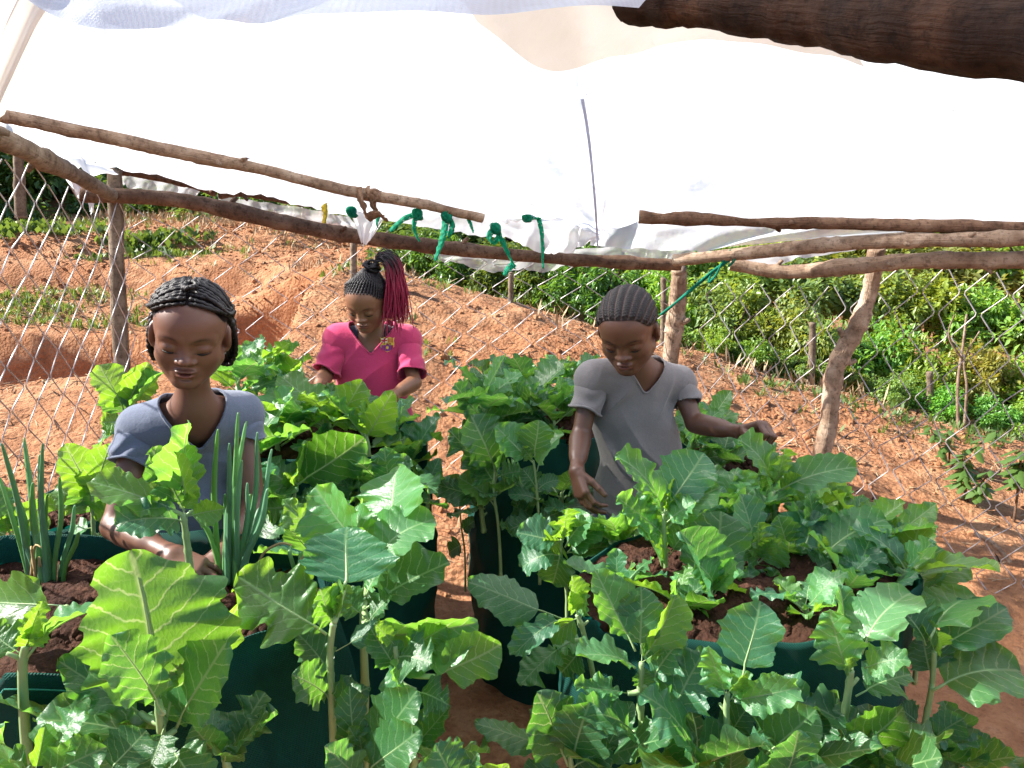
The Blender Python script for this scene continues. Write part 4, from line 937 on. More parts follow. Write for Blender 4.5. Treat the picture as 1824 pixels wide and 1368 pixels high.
kale('kale bending over the arm of the girl in blue-grey', 1.30, [(338, 1010), (332, 960), (326, 915)],
     [((326, 915), (160, 858), 70, 1, 10, YG, 0, -.02), ((322, 905), (336, 752), 92, 2, -30, PL, .02, .0), ((330, 905), (306, 795), 60, 6, 55, YG), ((330, 930), (205, 935), 84, 8, -8, BL, 0, -.06), ((334, 920), (400, 905), 45, 2, 10, YG), ((328, 910), (270, 800), 70, 4, 30, GR, 0, .03)], .010, 2, 4)
kale('bright kale behind the left spring onions', 1.72, [(168, 990), (166, 930), (164, 880)],
     [((166, 890), (118, 790), 88, 9, 12, YG), ((166, 885), (196, 790), 62, 1, -12, YG), ((164, 905), (98, 870), 62, 8, 0, YG), ((168, 930), (215, 905), 55, 4, 0, YG), ((166, 940), (120, 965), 55, 1, 0, PL), ((170, 950), (225, 985), 70, 4, 0, PL), ((165, 920), (150, 860), 70, 0, 30, GR)], .008, 2, 5)
kale('kale cut off by the left edge above the onions', 1.62, [(30, 1000), (20, 950)], [((20, 955), (-12, 862), 75, 1, 0, BL), ((24, 960), (90, 880), 55, 4, 0, YG), ((20, 960), (-30, 950), 60, 3, 0, GR)], .008, 1, 6)
kale('kale peeping up behind the shoulder of the girl in blue-grey', 2.0, [(226, 820), (224, 770), (222, 730)],
     [((222, 735), (176, 650), 62, 1, 0, YG), ((224, 730), (262, 645), 55, 2, 0, YG), ((222, 750), (182, 752), 45, 4, 0, YG), ((226, 740), (292, 665), 46, 6, 0, GR), ((224, 740), (205, 690), 60, 0, 0, GR), ((224, 770), (180, 800), 60, 3, 0, PL)], .008, 2, 7)
# --- tall plants in the middle foreground
kale('tall pale-stemmed kale in the middle foreground', 1.13, [(600, 1420), (594, 1330), (590, 1220), (588, 1160), (594, 1110)],
     [((582, 1130), (424, 1028), 130, 4, 8, YG, 0, .03), ((612, 1050), (622, 938), 160, 9, 2, BL, .02, .10), ((596, 1120), (568, 1050), 85, 2, 10, (1.4, 1.25, .8)), ((598, 1160), (690, 1110), 45, 5, 10, BL, 0, .01), ((592, 1250), (520, 1200), 75, 12, 0, GR, 0, -.03), ((594, 1290), (660, 1225), 70, 14, 0, DK, 0, -.03), ((592, 1200), (530, 1130), 70, 13, 10, GR, .02, .04)], .0095, 3, 8)
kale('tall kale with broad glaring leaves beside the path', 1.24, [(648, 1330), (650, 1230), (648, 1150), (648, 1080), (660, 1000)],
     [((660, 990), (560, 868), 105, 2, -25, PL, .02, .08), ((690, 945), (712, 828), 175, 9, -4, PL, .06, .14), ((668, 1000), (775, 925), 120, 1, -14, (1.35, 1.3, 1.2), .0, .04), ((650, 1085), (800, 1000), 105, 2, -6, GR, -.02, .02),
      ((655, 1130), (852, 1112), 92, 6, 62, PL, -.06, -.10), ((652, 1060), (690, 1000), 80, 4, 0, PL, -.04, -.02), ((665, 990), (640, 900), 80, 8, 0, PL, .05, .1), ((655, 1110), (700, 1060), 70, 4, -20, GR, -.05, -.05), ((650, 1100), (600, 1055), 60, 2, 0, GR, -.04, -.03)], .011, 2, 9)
kale('leafy kale hanging over the path from the left bag', 1.12, [(690, 1420), (700, 1300), (706, 1200), (704, 1150)],
     [((706, 1160), (738, 1262), 65, 6, 40, PL, 0, -.05), ((715, 1165), (795, 1115), 60, 4, 0, YG, 0, .02), ((775, 1205), (892, 1145), 100, 0, -5, (1.2, 1.1, .8), -.02, 0), ((706, 1170), (770, 1180), 90, 7, 10, GR, 0, -.05), ((704, 1190), (660, 1120), 60, 1, 0, DK),
      ((740, 1230), (800, 1255), 70, 7, 20, GR, -.02, -.05)], .008, 2, 10)
kale('low kale with rounded leaves at the foot of the tall plants', 1.05, [(650, 1460), (650, 1400), (655, 1350)],
     [((652, 1362), (742, 1228), 105, 0, 0, GR), ((648, 1380), (748, 1298), 100, 0, 10, (1.1, 1.1, 1.1), -.02, -.04), ((634, 1345), (622, 1222), 62, 1, 10, DK, .02, .04), ((640, 1390), (578, 1330), 70, 1, 0, BL, -.02, -.05), ((655, 1380), (640, 1310), 40, 4, 0, GR)], .007, 1, 11)
kale('kale at the bottom edge beside the path', .98, [(820, 1460), (815, 1400)], [((818, 1410), (775, 1325), 90, 1, 0, BL), ((820, 1405), (850, 1340), 80, 2, 0, GR), ((818, 1410), (905, 1360), 70, 0, 0, YG), ((815, 1400), (740, 1370), 60, 1, 0, GR)], .007, 1, 12)
# --- right bag, left flank
kale('kale reaching one long-stalked leaf over the path', 1.22, [(1075, 1330), (1060, 1220), (1040, 1130), (1028, 1095)],
     [((1015, 1108), (832, 1038), 82, 5, 0, GR, 0, .05), ((1028, 1095), (1018, 1025), 52, 2, 0, YG), ((1035, 1100), (1045, 1060), 50, 4, 0, PL), ((1010, 1100), (915, 1165), 48, 3, 0, BL, 0, -.04), ((1020, 1140), (925, 1220), 62, 11, 20, GR, 0, -.05),
      ((1040, 1140), (985, 1150), 60, 4, 10, PL), ((1040, 1150), (1000, 1200), 70, 7, 0, DK), ((1030, 1100), (970, 1130), 45, 6, 0, YG)], .0075, 2, 13)
kale('dark kale in the shade beside the path at the bottom', 1.08, [(1030, 1460), (1020, 1390), (1015, 1340)],
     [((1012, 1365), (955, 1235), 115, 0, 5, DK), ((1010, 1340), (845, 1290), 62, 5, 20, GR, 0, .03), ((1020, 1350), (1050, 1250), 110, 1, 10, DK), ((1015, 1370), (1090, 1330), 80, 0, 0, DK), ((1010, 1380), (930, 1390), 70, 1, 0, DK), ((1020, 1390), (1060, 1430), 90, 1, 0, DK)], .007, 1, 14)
kale('pale-stemmed kale at the left corner of the right bag', 1.14, [(1150, 1420), (1146, 1330), (1140, 1240), (1143, 1180)],
     [((1132, 1160), (1058, 1016), 85, 2, 10, (1.2, 1.15, .9), 0, .05), ((1142, 1165), (1140, 1045), 82, 0, -8, GR, 0, .04), ((1148, 1170), (1205, 1060), 60, 6, -20, YG, 0, .03), ((1132, 1190), (1026, 1168), 88, 1, 14, PL, 0, -.03), ((1158, 1220), (1216, 1135), 82, 7, -10, BL),
      ((1180, 1300), (1262, 1155), 96, 11, -8, BL, -.02, 0), ((1118, 1235), (1022, 1222), 45, 4, 0, PL, 0, -.02), ((1128, 1305), (1022, 1268), 84, 8, 8, BL, -.02, -.06), ((1170, 1420), (1190, 1305), 62, 6, 30, BL, -.05, -.06), ((1146, 1230), (1148, 1190), 40, 2, 0, GR), ((1160, 1290), (1215, 1255), 50, 1, 0, DK)], .0085, 2, 15)
kale('kale with one upright round leaf before the right bag', 1.09, [(1310, 1440), (1300, 1350), (1294, 1270), (1296, 1235)],
     [((1322, 1210), (1352, 1070), 108, 0, -4, BL, 0, .04), ((1294, 1240), (1262, 1150), 52, 4, 10, PL), ((1305, 1245), (1424, 1226), 70, 8, 40, PL, 0, -.03), ((1298, 1250), (1340, 1200), 50, 2, 0, PL), ((1350, 1360), (1452, 1262), 105, 0, 6, (1.3, 1.2, .9), -.03, -.02), ((1300, 1310), (1348, 1240), 60, 1, 0, DK, .02, .03), ((1300, 1400), (1302, 1320), 48, 2, 10, GR, -.02, -.03)], .0085, 2, 16)
kale('low dark kale at the bottom right centre', 1.0, [(1400, 1460), (1395, 1410)], [((1395, 1415), (1390, 1330), 120, 0, 0, DK), ((1400, 1410), (1470, 1360), 110, 1, 0, DK), ((1390, 1410), (1330, 1370), 90, 1, 0, DK), ((1395, 1400), (1420, 1300), 90, 0, 20, BL)], .007, 0, 17)
kale('thick-stemmed kale with blue-green leaves on the right', 1.12, [(1480, 1440), (1494, 1340), (1508, 1250), (1516, 1195)],
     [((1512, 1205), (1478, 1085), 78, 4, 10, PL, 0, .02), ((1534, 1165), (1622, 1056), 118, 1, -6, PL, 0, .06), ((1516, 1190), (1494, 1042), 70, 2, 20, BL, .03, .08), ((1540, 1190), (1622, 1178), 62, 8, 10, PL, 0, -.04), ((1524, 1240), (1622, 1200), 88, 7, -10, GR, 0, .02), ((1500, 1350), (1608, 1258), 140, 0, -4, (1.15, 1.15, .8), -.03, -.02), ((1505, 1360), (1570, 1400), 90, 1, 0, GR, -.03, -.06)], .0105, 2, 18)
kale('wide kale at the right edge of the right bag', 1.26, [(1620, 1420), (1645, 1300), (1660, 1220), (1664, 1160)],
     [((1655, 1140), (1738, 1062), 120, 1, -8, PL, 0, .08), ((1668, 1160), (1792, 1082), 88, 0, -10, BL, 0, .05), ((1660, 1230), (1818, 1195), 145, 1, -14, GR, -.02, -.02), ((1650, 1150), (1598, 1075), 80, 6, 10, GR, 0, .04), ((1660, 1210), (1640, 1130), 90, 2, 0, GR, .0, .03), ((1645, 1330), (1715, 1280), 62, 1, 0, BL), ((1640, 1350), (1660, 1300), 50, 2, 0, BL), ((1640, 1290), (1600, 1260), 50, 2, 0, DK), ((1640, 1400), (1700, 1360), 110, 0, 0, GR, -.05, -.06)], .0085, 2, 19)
kale('kale behind the wide one, upright bluish leaf', 1.52, [(1640, 1120), (1640, 1070), (1642, 1040)],
     [((1642, 1058), (1654, 968), 88, 0, 0, BL), ((1650, 1060), (1722, 1000), 70, 1, -10, GR), ((1640, 1060), (1600, 1000), 60, 2, 0, GR), ((1645, 1070), (1690, 1050), 60, 3, 0, BL)], .007, 1, 20)
# --- right bag, on the soil
kale('kale on the left of the right bag, in front of the grey shirt', 1.42, [(1183, 1085), (1186, 1030), (1184, 970), (1182, 915)],
     [((1180, 1010), (1128, 922), 66, 6, 10, (1.45, 1.25, .8)), ((1192, 990), (1232, 935), 46, 2, 0, GR), ((1180, 910), (1096, 812), 68, 8, 10, (1.2, 1.2, 1)), ((1192, 905), (1252, 806), 98, 0, -4, BL, 0, .04), ((1190, 940), (1282, 868), 76, 1, -10, GR), ((1180, 950), (1098, 885), 62, 4, 10, PL), ((1182, 920), (1165, 840), 62, 2, 0, GR, .03, .05), ((1188, 930), (1240, 895), 60, 4, 0, PL, -.03, -.04), ((1184, 920), (1205, 850), 60, 1, 0, YG, .02, .04), ((1180, 960), (1140, 940), 50, 1, 0, GR)], .0075, 2, 21)
kale('kale nearest the front on the soil of the right bag', 1.31, [(1262, 1135), (1264, 1090), (1266, 1050)],
     [((1264, 1075), (1212, 945), 86, 6, 20, BL), ((1268, 1060), (1282, 910), 118, 0, -4, GR, .04, .12), ((1268, 1065), (1312, 1000), 66, 2, 0, PL), ((1262, 1105), (1196, 1066), 62, 1, 20, PL, 0, -.02), ((1266, 1050), (1240, 1000), 60, 3, 0, GR)], .0085, 2, 22)
kale('small kale beside the pale stone', 1.44, [(1345, 1085), (1346, 1040), (1348, 1000)],
     [((1346, 1010), (1318, 880), 72, 1, 10, BL, .02, .06), ((1348, 1005), (1392, 962), 76, 2, -10, YG), ((1350, 1075), (1386, 1015), 62, 4, 0, GR, -.03, -.04), ((1346, 1010), (1300, 960), 60, 3, 0, GR), ((1348, 1000), (1350, 930), 60, 4, 0, YG)], .006, 1, 23)
kale('kale with a broad tilted leaf in the centre of the right bag', 1.46, [(1452, 1065), (1456, 1025), (1458, 990)],
     [((1408, 1030), (1462, 912), 138, 9, 4, BL, 0, .06), ((1458, 985), (1440, 878), 52, 2, 10, GR, .04, .08), ((1462, 995), (1578, 925), 86, 1, -10, (1.3, 1.25, 1.1), 0, .03), ((1460, 1000), (1500, 950), 80, 4, 0, PL, 0, .03), ((1454, 1040), (1400, 1048), 55, 5, 20, DK, 0, -.02), ((1450, 1020), (1480, 1000), 60, 4, 0, GR, -.03, -.04)], .0075, 2, 24)
kale('kale whose leaves spread before the bent post', 1.60, [(1382, 990), (1380, 930), (1378, 875)],
     [((1376, 875), (1314, 782), 76, 8, 8, (1.2, 1.2, 1)), ((1384, 875), (1526, 832), 66, 1, 4, GR), ((1380, 865), (1398, 798), 66, 4, 0, YG), ((1376, 900), (1322, 905), 55, 1, 10, GR), ((1382, 880), (1430, 850), 60, 2, 0, YG), ((1380, 880), (1352, 830), 66, 2, 0, GR)], .0085, 2, 25)
kale('kale at the back right corner of the right bag', 1.60, [(1556, 1040), (1566, 1000), (1576, 968)],
     [((1578, 968), (1668, 896), 46, 10, 0, (1.2, 1.2, 1)), ((1572, 965), (1556, 915), 60, 4, 0, BL), ((1576, 970), (1630, 945), 44, 1, 0, BL), ((1568, 985), (1498, 952), 76, 2, 0, PL), ((1570, 970), (1530, 910), 70, 1, 0, GR)], .006, 2, 26)
# --- random fillers for the back bags
def wild(label, px, py, YY, hpx, n, size, seed, tints=(GR, YG, PL, BL), spread=1.0, low=None):
    r_ = random.Random(seed); base = at(px, py, YY); H = wpx(hpx, YY)
    root = empty('kale_plant', base, label, 'kale plant', KG)
    lean = Vector((r_.uniform(-.12, .12), r_.uniform(-.12, .1), 1)) * H
    stem(root, [base - Vector((0, 0, .03)), base + lean * .5 + Vector((r_.uniform(-.01, .01), 0, 0)), base + lean], .0075, .0045, 3, seed)
    a0 = r_.uniform(0, 6.28)
    for i in range(n):
        t = 1 - (i / n) * .6; b_ = base + lean * t; a = a0 + i * 2.4
        el = r_.uniform(.15, 1.05) * (1.25 if i < 2 else .9) - (.35 if i > n * .7 else 0)
        L = size * r_.uniform(.75, 1.2) * (.8 if i < 2 else 1)
        d = Vector((math.cos(a) * math.cos(el), math.sin(a) * math.cos(el) * .9, math.sin(el)))
        tn = r_.choice(tints)
        put_leaf(root, b_, b_ + d * L, L * r_.uniform(.48, .68), r_.choice((0, 1, 2, 3, 4, 7, 8, 9, 11, 12, 13, 14, 15)), r_.uniform(-35, 35), tn, (0, 0, 1) if el < .9 else None)
    return root
BLK = [  # (px, py base, Y, stem px, leaves, size, where)
    (436, 770, 2.15, 110, 9, .17, 'kale right beside the face of the girl in blue-grey'),
    (478, 765, 2.25, 110, 9, .16, 'kale second from the face of the girl in blue-grey'),
    (520, 775, 2.32, 85, 9, .15, 'kale in the bag of the girl in pink, left of her arm'),
    (575, 790, 2.28, 62, 9, .14, 'kale right below the left sleeve of the girl in pink'),
    (640, 800, 2.20, 52, 9, .13, 'kale before the waist of the girl in pink'),
    (690, 815, 2.12, 48, 9, .13, 'kale at the right rim of the bag of the girl in pink'),
    (500, 830, 2.02, 80, 9, .17, 'kale at the front of the bag of the girl in pink, beside the blue-grey sleeve'),
    (590, 820, 2.05, 85, 9, .16, 'kale in the middle of the bag of the girl in pink'),
    (655, 830, 2.00, 70, 8, .15, 'kale at the front right of the bag of the girl in pink'),
    (455, 850, 1.90, 60, 8, .17, 'kale between the spring onions and the bag of the girl in pink')]
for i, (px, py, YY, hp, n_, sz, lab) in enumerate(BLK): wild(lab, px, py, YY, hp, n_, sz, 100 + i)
BRK = [(862, 780, 2.22, 70, 8, .15, 'kale at the left rim of the narrow dark bag'), (900, 760, 2.38, 70, 8, .15, 'kale at the back left of the narrow dark bag'),
       (945, 745, 2.50, 65, 8, .14, 'kale at the very back of the narrow dark bag'), (995, 745, 2.55, 75, 8, .15, 'tallest kale at the back of the narrow dark bag'),
       (860, 800, 2.12, 95, 10, .17, 'tall broad kale at the left front of the narrow dark bag'), (930, 790, 2.2, 80, 10, .16, 'dense kale in the middle of the narrow dark bag'), (985, 800, 2.2, 75, 9, .16, 'dense kale on the right of the narrow dark bag'), (1010, 790, 2.35, 70, 8, .14, 'kale beside the right sleeve in the narrow dark bag'), (950, 800, 2.25, 60, 7, .13, 'kale in the middle of the narrow dark bag'), (905, 810, 2.15, 70, 7, .14, 'kale at the front left of the narrow dark bag')]
for i, (px, py, YY, hp, n_, sz, lab) in enumerate(BRK): wild(lab, px, py, YY, hp, n_, sz, 130 + i, (GR, GR, BL, PL))
for i, (px, py, YY, hp, n_, sz, lab) in enumerate([(1225, 860, 2.15, 80, 8, .16, 'kale behind the waist of the girl with cornrows'), (1280, 850, 2.12, 45, 7, .15, 'kale below the outstretched arm of the girl with cornrows'), (1255, 810, 2.3, 60, 7, .14, 'kale behind the elbow of the girl with cornrows')]):
    wild(lab, px, py, YY, hp, n_, sz, 150 + i, (GR, BL, DK))
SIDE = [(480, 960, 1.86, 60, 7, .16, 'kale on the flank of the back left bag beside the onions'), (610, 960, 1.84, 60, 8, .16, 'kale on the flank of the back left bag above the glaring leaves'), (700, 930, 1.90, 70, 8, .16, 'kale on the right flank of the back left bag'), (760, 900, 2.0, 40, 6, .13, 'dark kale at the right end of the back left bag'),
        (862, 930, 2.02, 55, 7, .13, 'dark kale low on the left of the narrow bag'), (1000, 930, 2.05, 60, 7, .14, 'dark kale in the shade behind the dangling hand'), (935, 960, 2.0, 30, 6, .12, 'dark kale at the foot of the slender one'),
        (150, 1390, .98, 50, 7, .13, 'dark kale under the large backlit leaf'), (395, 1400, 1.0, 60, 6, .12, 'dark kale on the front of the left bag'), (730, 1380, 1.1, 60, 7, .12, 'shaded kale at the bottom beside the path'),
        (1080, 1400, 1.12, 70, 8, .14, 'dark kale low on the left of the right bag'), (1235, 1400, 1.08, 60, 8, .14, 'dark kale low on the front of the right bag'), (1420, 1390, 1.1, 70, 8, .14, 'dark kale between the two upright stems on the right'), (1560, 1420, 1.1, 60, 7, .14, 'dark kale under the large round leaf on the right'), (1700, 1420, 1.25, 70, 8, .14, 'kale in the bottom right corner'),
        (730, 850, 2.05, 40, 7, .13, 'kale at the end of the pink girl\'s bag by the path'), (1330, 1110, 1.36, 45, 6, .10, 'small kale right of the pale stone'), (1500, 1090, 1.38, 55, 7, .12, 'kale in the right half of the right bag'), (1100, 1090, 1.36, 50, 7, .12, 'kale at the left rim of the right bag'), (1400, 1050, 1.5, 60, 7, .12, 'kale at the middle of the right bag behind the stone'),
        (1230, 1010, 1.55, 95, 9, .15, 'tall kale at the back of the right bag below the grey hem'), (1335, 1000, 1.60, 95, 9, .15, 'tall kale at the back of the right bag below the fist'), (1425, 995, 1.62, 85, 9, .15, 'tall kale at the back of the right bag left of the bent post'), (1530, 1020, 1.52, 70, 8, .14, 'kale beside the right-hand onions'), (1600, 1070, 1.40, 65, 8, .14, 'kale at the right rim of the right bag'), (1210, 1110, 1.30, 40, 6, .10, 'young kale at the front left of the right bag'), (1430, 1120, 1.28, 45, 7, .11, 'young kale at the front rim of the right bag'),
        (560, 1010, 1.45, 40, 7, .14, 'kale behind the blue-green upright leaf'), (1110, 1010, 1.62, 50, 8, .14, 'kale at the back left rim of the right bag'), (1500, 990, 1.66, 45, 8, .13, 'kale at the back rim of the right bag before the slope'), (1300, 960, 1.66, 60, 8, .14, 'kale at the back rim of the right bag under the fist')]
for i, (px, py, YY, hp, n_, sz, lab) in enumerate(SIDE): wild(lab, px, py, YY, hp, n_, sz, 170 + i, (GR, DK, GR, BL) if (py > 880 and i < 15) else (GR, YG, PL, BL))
kale('kale with a big smooth leaf before the girl in pink', 1.86, [(520, 960), (522, 910), (526, 870)], [((524, 868), (648, 778), 98, 0, -10, (.9, .95, .6)), ((524, 868), (548, 785), 64, 6, 10, YG), ((526, 875), (465, 830), 66, 1, 0, GR), ((522, 900), (470, 905), 72, 4, 0, YG, 0, -.04), ((524, 905), (590, 890), 55, 2, 0, GR), ((522, 930), (560, 960), 80, 0, 30, GR, -.05, -.1), ((520, 930), (470, 970), 80, 1, 20, GR, -.04, -.08)], .007, 1, 27)
kale('long-stemmed kale on the flank of the narrow dark bag', 1.98, [(892, 1020), (888, 940), (880, 880), (882, 830)], [((880, 870), (800, 765), 60, 11, 10, DK), ((882, 840), (838, 740), 84, 1, 0, GR), ((884, 850), (915, 770), 66, 6, 0, PL), ((880, 900), (815, 850), 60, 1, 10, YG), ((886, 850), (930, 840), 60, 4, 0, PL), ((878, 890), (762, 862), 52, 5, 0, DK), ((880, 860), (850, 810), 60, 4, 0, GR)], .0065, 1, 28)
kale('slender kale hanging on the dark bag beside the bare arm', 1.95, [(962, 960), (958, 900), (954, 850), (950, 820)], [((950, 825), (882, 760), 64, 2, 10, PL), ((952, 815), (958, 748), 62, 0, 0, GR), ((956, 840), (1004, 772), 48, 1, 0, PL), ((954, 870), (930, 835), 40, 1, 0, DK), ((958, 890), (905, 882), 40, 1, 10, BL), ((960, 870), (995, 855), 34, 1, 0, BL), ((960, 930), (1010, 905), 60, 0, 0, GR), ((958, 930), (905, 945), 50, 1, 0, DK)], .0055, 1, 29)
kale('kale under the dangling hand of the girl with cornrows', 1.62, [(1010, 1060), (1000, 1000), (1000, 960)], [((1004, 965), (920, 950), 70, 2, 0, BL), ((1000, 960), (975, 975), 60, 4, 0, YG), ((1006, 975), (1050, 915), 80, 0, 0, PL), ((1010, 985), (1075, 935), 60, 1, 0, GR), ((1000, 980), (985, 1040), 62, 1, 0, GR), ((1002, 965), (1010, 905), 62, 4, 0, YG), ((1010, 985), (1090, 975), 50, 6, 0, GR), ((1000, 990), (930, 1010), 60, 3, 0, BL)], .006, 1, 30)
kale('thin lone kale standing on the path', 2.3, [(828, 985), (822, 940), (818, 890)], [((818, 895), (790, 850), 50, 1, 0, DK), ((820, 900), (850, 860), 55, 4, 0, DK), ((824, 950), (850, 925), 28, 1, 0, DK), ((826, 970), (800, 985), 40, 1, 0, DK)], .004, 0, 31)

# ------------------------------------------------------------------ spring onions
def onion(label, px, py, YY, blades, seed, dry=2):
    r_ = random.Random(seed); b0 = at(px, py, YY); root = empty('spring_onion', b0, label, 'spring onion', 'clumps of spring onion in the bags')
    for i, (tx, ty, bx) in enumerate(blades):
        B = at(px + bx, py + r_.uniform(-4, 4), YY + r_.uniform(-.02, .02)); T = at(tx + r_.uniform(-8, 8), ty, YY + r_.uniform(-.07, .07))
        mid = (B + T) / 2 + Vector((r_.uniform(-.012, .012), r_.uniform(-.01, .01), .02)) + Vector((bx, 0, 0)).normalized() * .006 if bx else (B + T) / 2
        m = MB(); P = catmull([B - Vector((0, 0, .02)), B * .72 + mid * .28, mid, T * .75 + mid * .25 + Vector((0, 0, .004)), T], 5); n = len(P)
        w_ = r_.uniform(.0036, .0056); m.tube(P, [w_ * (1.0 if k / n < .5 else 1.0 - (k / n - .5) * 1.75) + .0004 for k in range(n)], 7)
        o = m.build('leaf', M['onion'], root); j = r_.uniform(.8, 1.25); o.color = (j * 1.1, j * 1.1, j * r_.choice((.7, 1, 1.6)), 1)
    for i in range(dry):
        B = b0 + Vector((r_.uniform(-.02, .02), r_.uniform(-.02, 0), 0)); T = B + Vector((r_.uniform(-.07, .07), r_.uniform(-.04, .02), r_.uniform(.02, .07)))
        m = MB(); m.tube(catmull([B, (B + T) / 2 + Vector((0, 0, .03)), T], 5), [.004 - .0003 * k for k in range(11)], 5); m.build('dry_leaf', M['dry'], root)
    return root
onion('spring onion clump standing before the blue-grey shirt', 412, 1025, 1.36, [(384, 765, -22), (426, 735, 0), (432, 750, 6), (455, 770, 14), (412, 790, -4), (487, 800, 18), (470, 870, 14), (446, 860, 8), (405, 850, -8), (342, 910, -16), (395, 880, -12), (440, 880, 2), (462, 905, 16), (432, 820, 10)], 1, 0)
onion('spring onion clump at the far left of the left bag', 80, 1022, 1.40, [(10, 790, -26), (40, 780, -8), (80, 790, 8), (75, 810, 2), (18, 870, -24), (55, 860, -6), (100, 850, 14), (128, 900, 24), (140, 950, 30), (28, 930, -14), (5, 850, -30), (92, 880, 12), (60, 900, 0)], 2, 4)
onion('small spring onion sprig behind the tall foreground kale', 534, 1030, 1.34, [(520, 975, -6), (532, 985, 0), (545, 990, 6)], 3, 2)
onion('spring onion clump at the back corner of the right bag', 1556, 1050, 1.56, [(1580, 960, 6), (1570, 950, 0), (1596, 975, 10), (1548, 975, -6), (1600, 940, 8), (1565, 985, 2)], 4, 4)
p0 = at(455, 1020, 1.36)
b = MB(); b.tube(catmull([p0, at(470, 985, 1.36), at(500, 968, 1.36), at(520, 972, 1.36)], 6), .0025, 6); tag(b.build('dry_stalk', M['dry']), 'curved dry yellow stalk right of the tall spring onions', 'stalk')
# ------------------------------------------------------------------ people: bodies grown from smooth distance fields
def _v(a): return np.array(a, dtype=np.float32)
def smin(a, b, k):
    h = np.maximum(k - np.abs(a - b), 0) / k
    return np.minimum(a, b) - h * h * k * .25
def smax(a, b, k): return -smin(-a, -b, k)
def cone(P, a, b, r1, r2):
    a = _v(a); b = _v(b); ba = b - a; pa = P - a
    h = np.clip((pa @ ba) / (ba @ ba), 0, 1)
    return np.linalg.norm(pa - h[:, None] * ba, axis=1) - (r1 + (r2 - r1) * h)
def ell(P, c, r, Rm=None):
    p = P - _v(c)
    if Rm is not None: p = p @ _v(Rm)            # columns of Rm are the ellipsoid's axes
    r = _v(r); k0 = np.linalg.norm(p / r, axis=1); k1 = np.linalg.norm(p / (r * r), axis=1)
    return k0 * (k0 - 1) / np.maximum(k1, 1e-6)
class Field:
    def __init__(s): s.ops = []
    def add(s, fn, c, rad, k): s.ops.append((fn, _v(c), rad, k, 1)); return s
    def cone(s, a, b, r1, r2, k=.02):
        a = np.array(a, float); b = np.array(b, float)
        return s.add(lambda P: cone(P, a, b, r1, r2), (a + b) / 2, np.linalg.norm(b - a) / 2 + max(r1, r2), k)
    def ell(s, c, r, k=.02, Rm=None): return s.add(lambda P: ell(P, c, r, Rm), c, max(r), k)
    def sub(s, fn, c, rad, k): s.ops.append((fn, _v(c), rad, k, -1)); return s
    def __call__(s, P):
        P = np.asarray(P, np.float32); d = np.full(len(P), .5, np.float32)
        for fn, c, rad, k, sg in s.ops:
            m = ((P - c) ** 2).sum(1) < (rad + k + .045) ** 2
            if not m.any(): continue
            if sg > 0: d[m] = smin(d[m], fn(P[m]), k)
            else: d[m] = smax(d[m], -fn(P[m]), k)
        return d
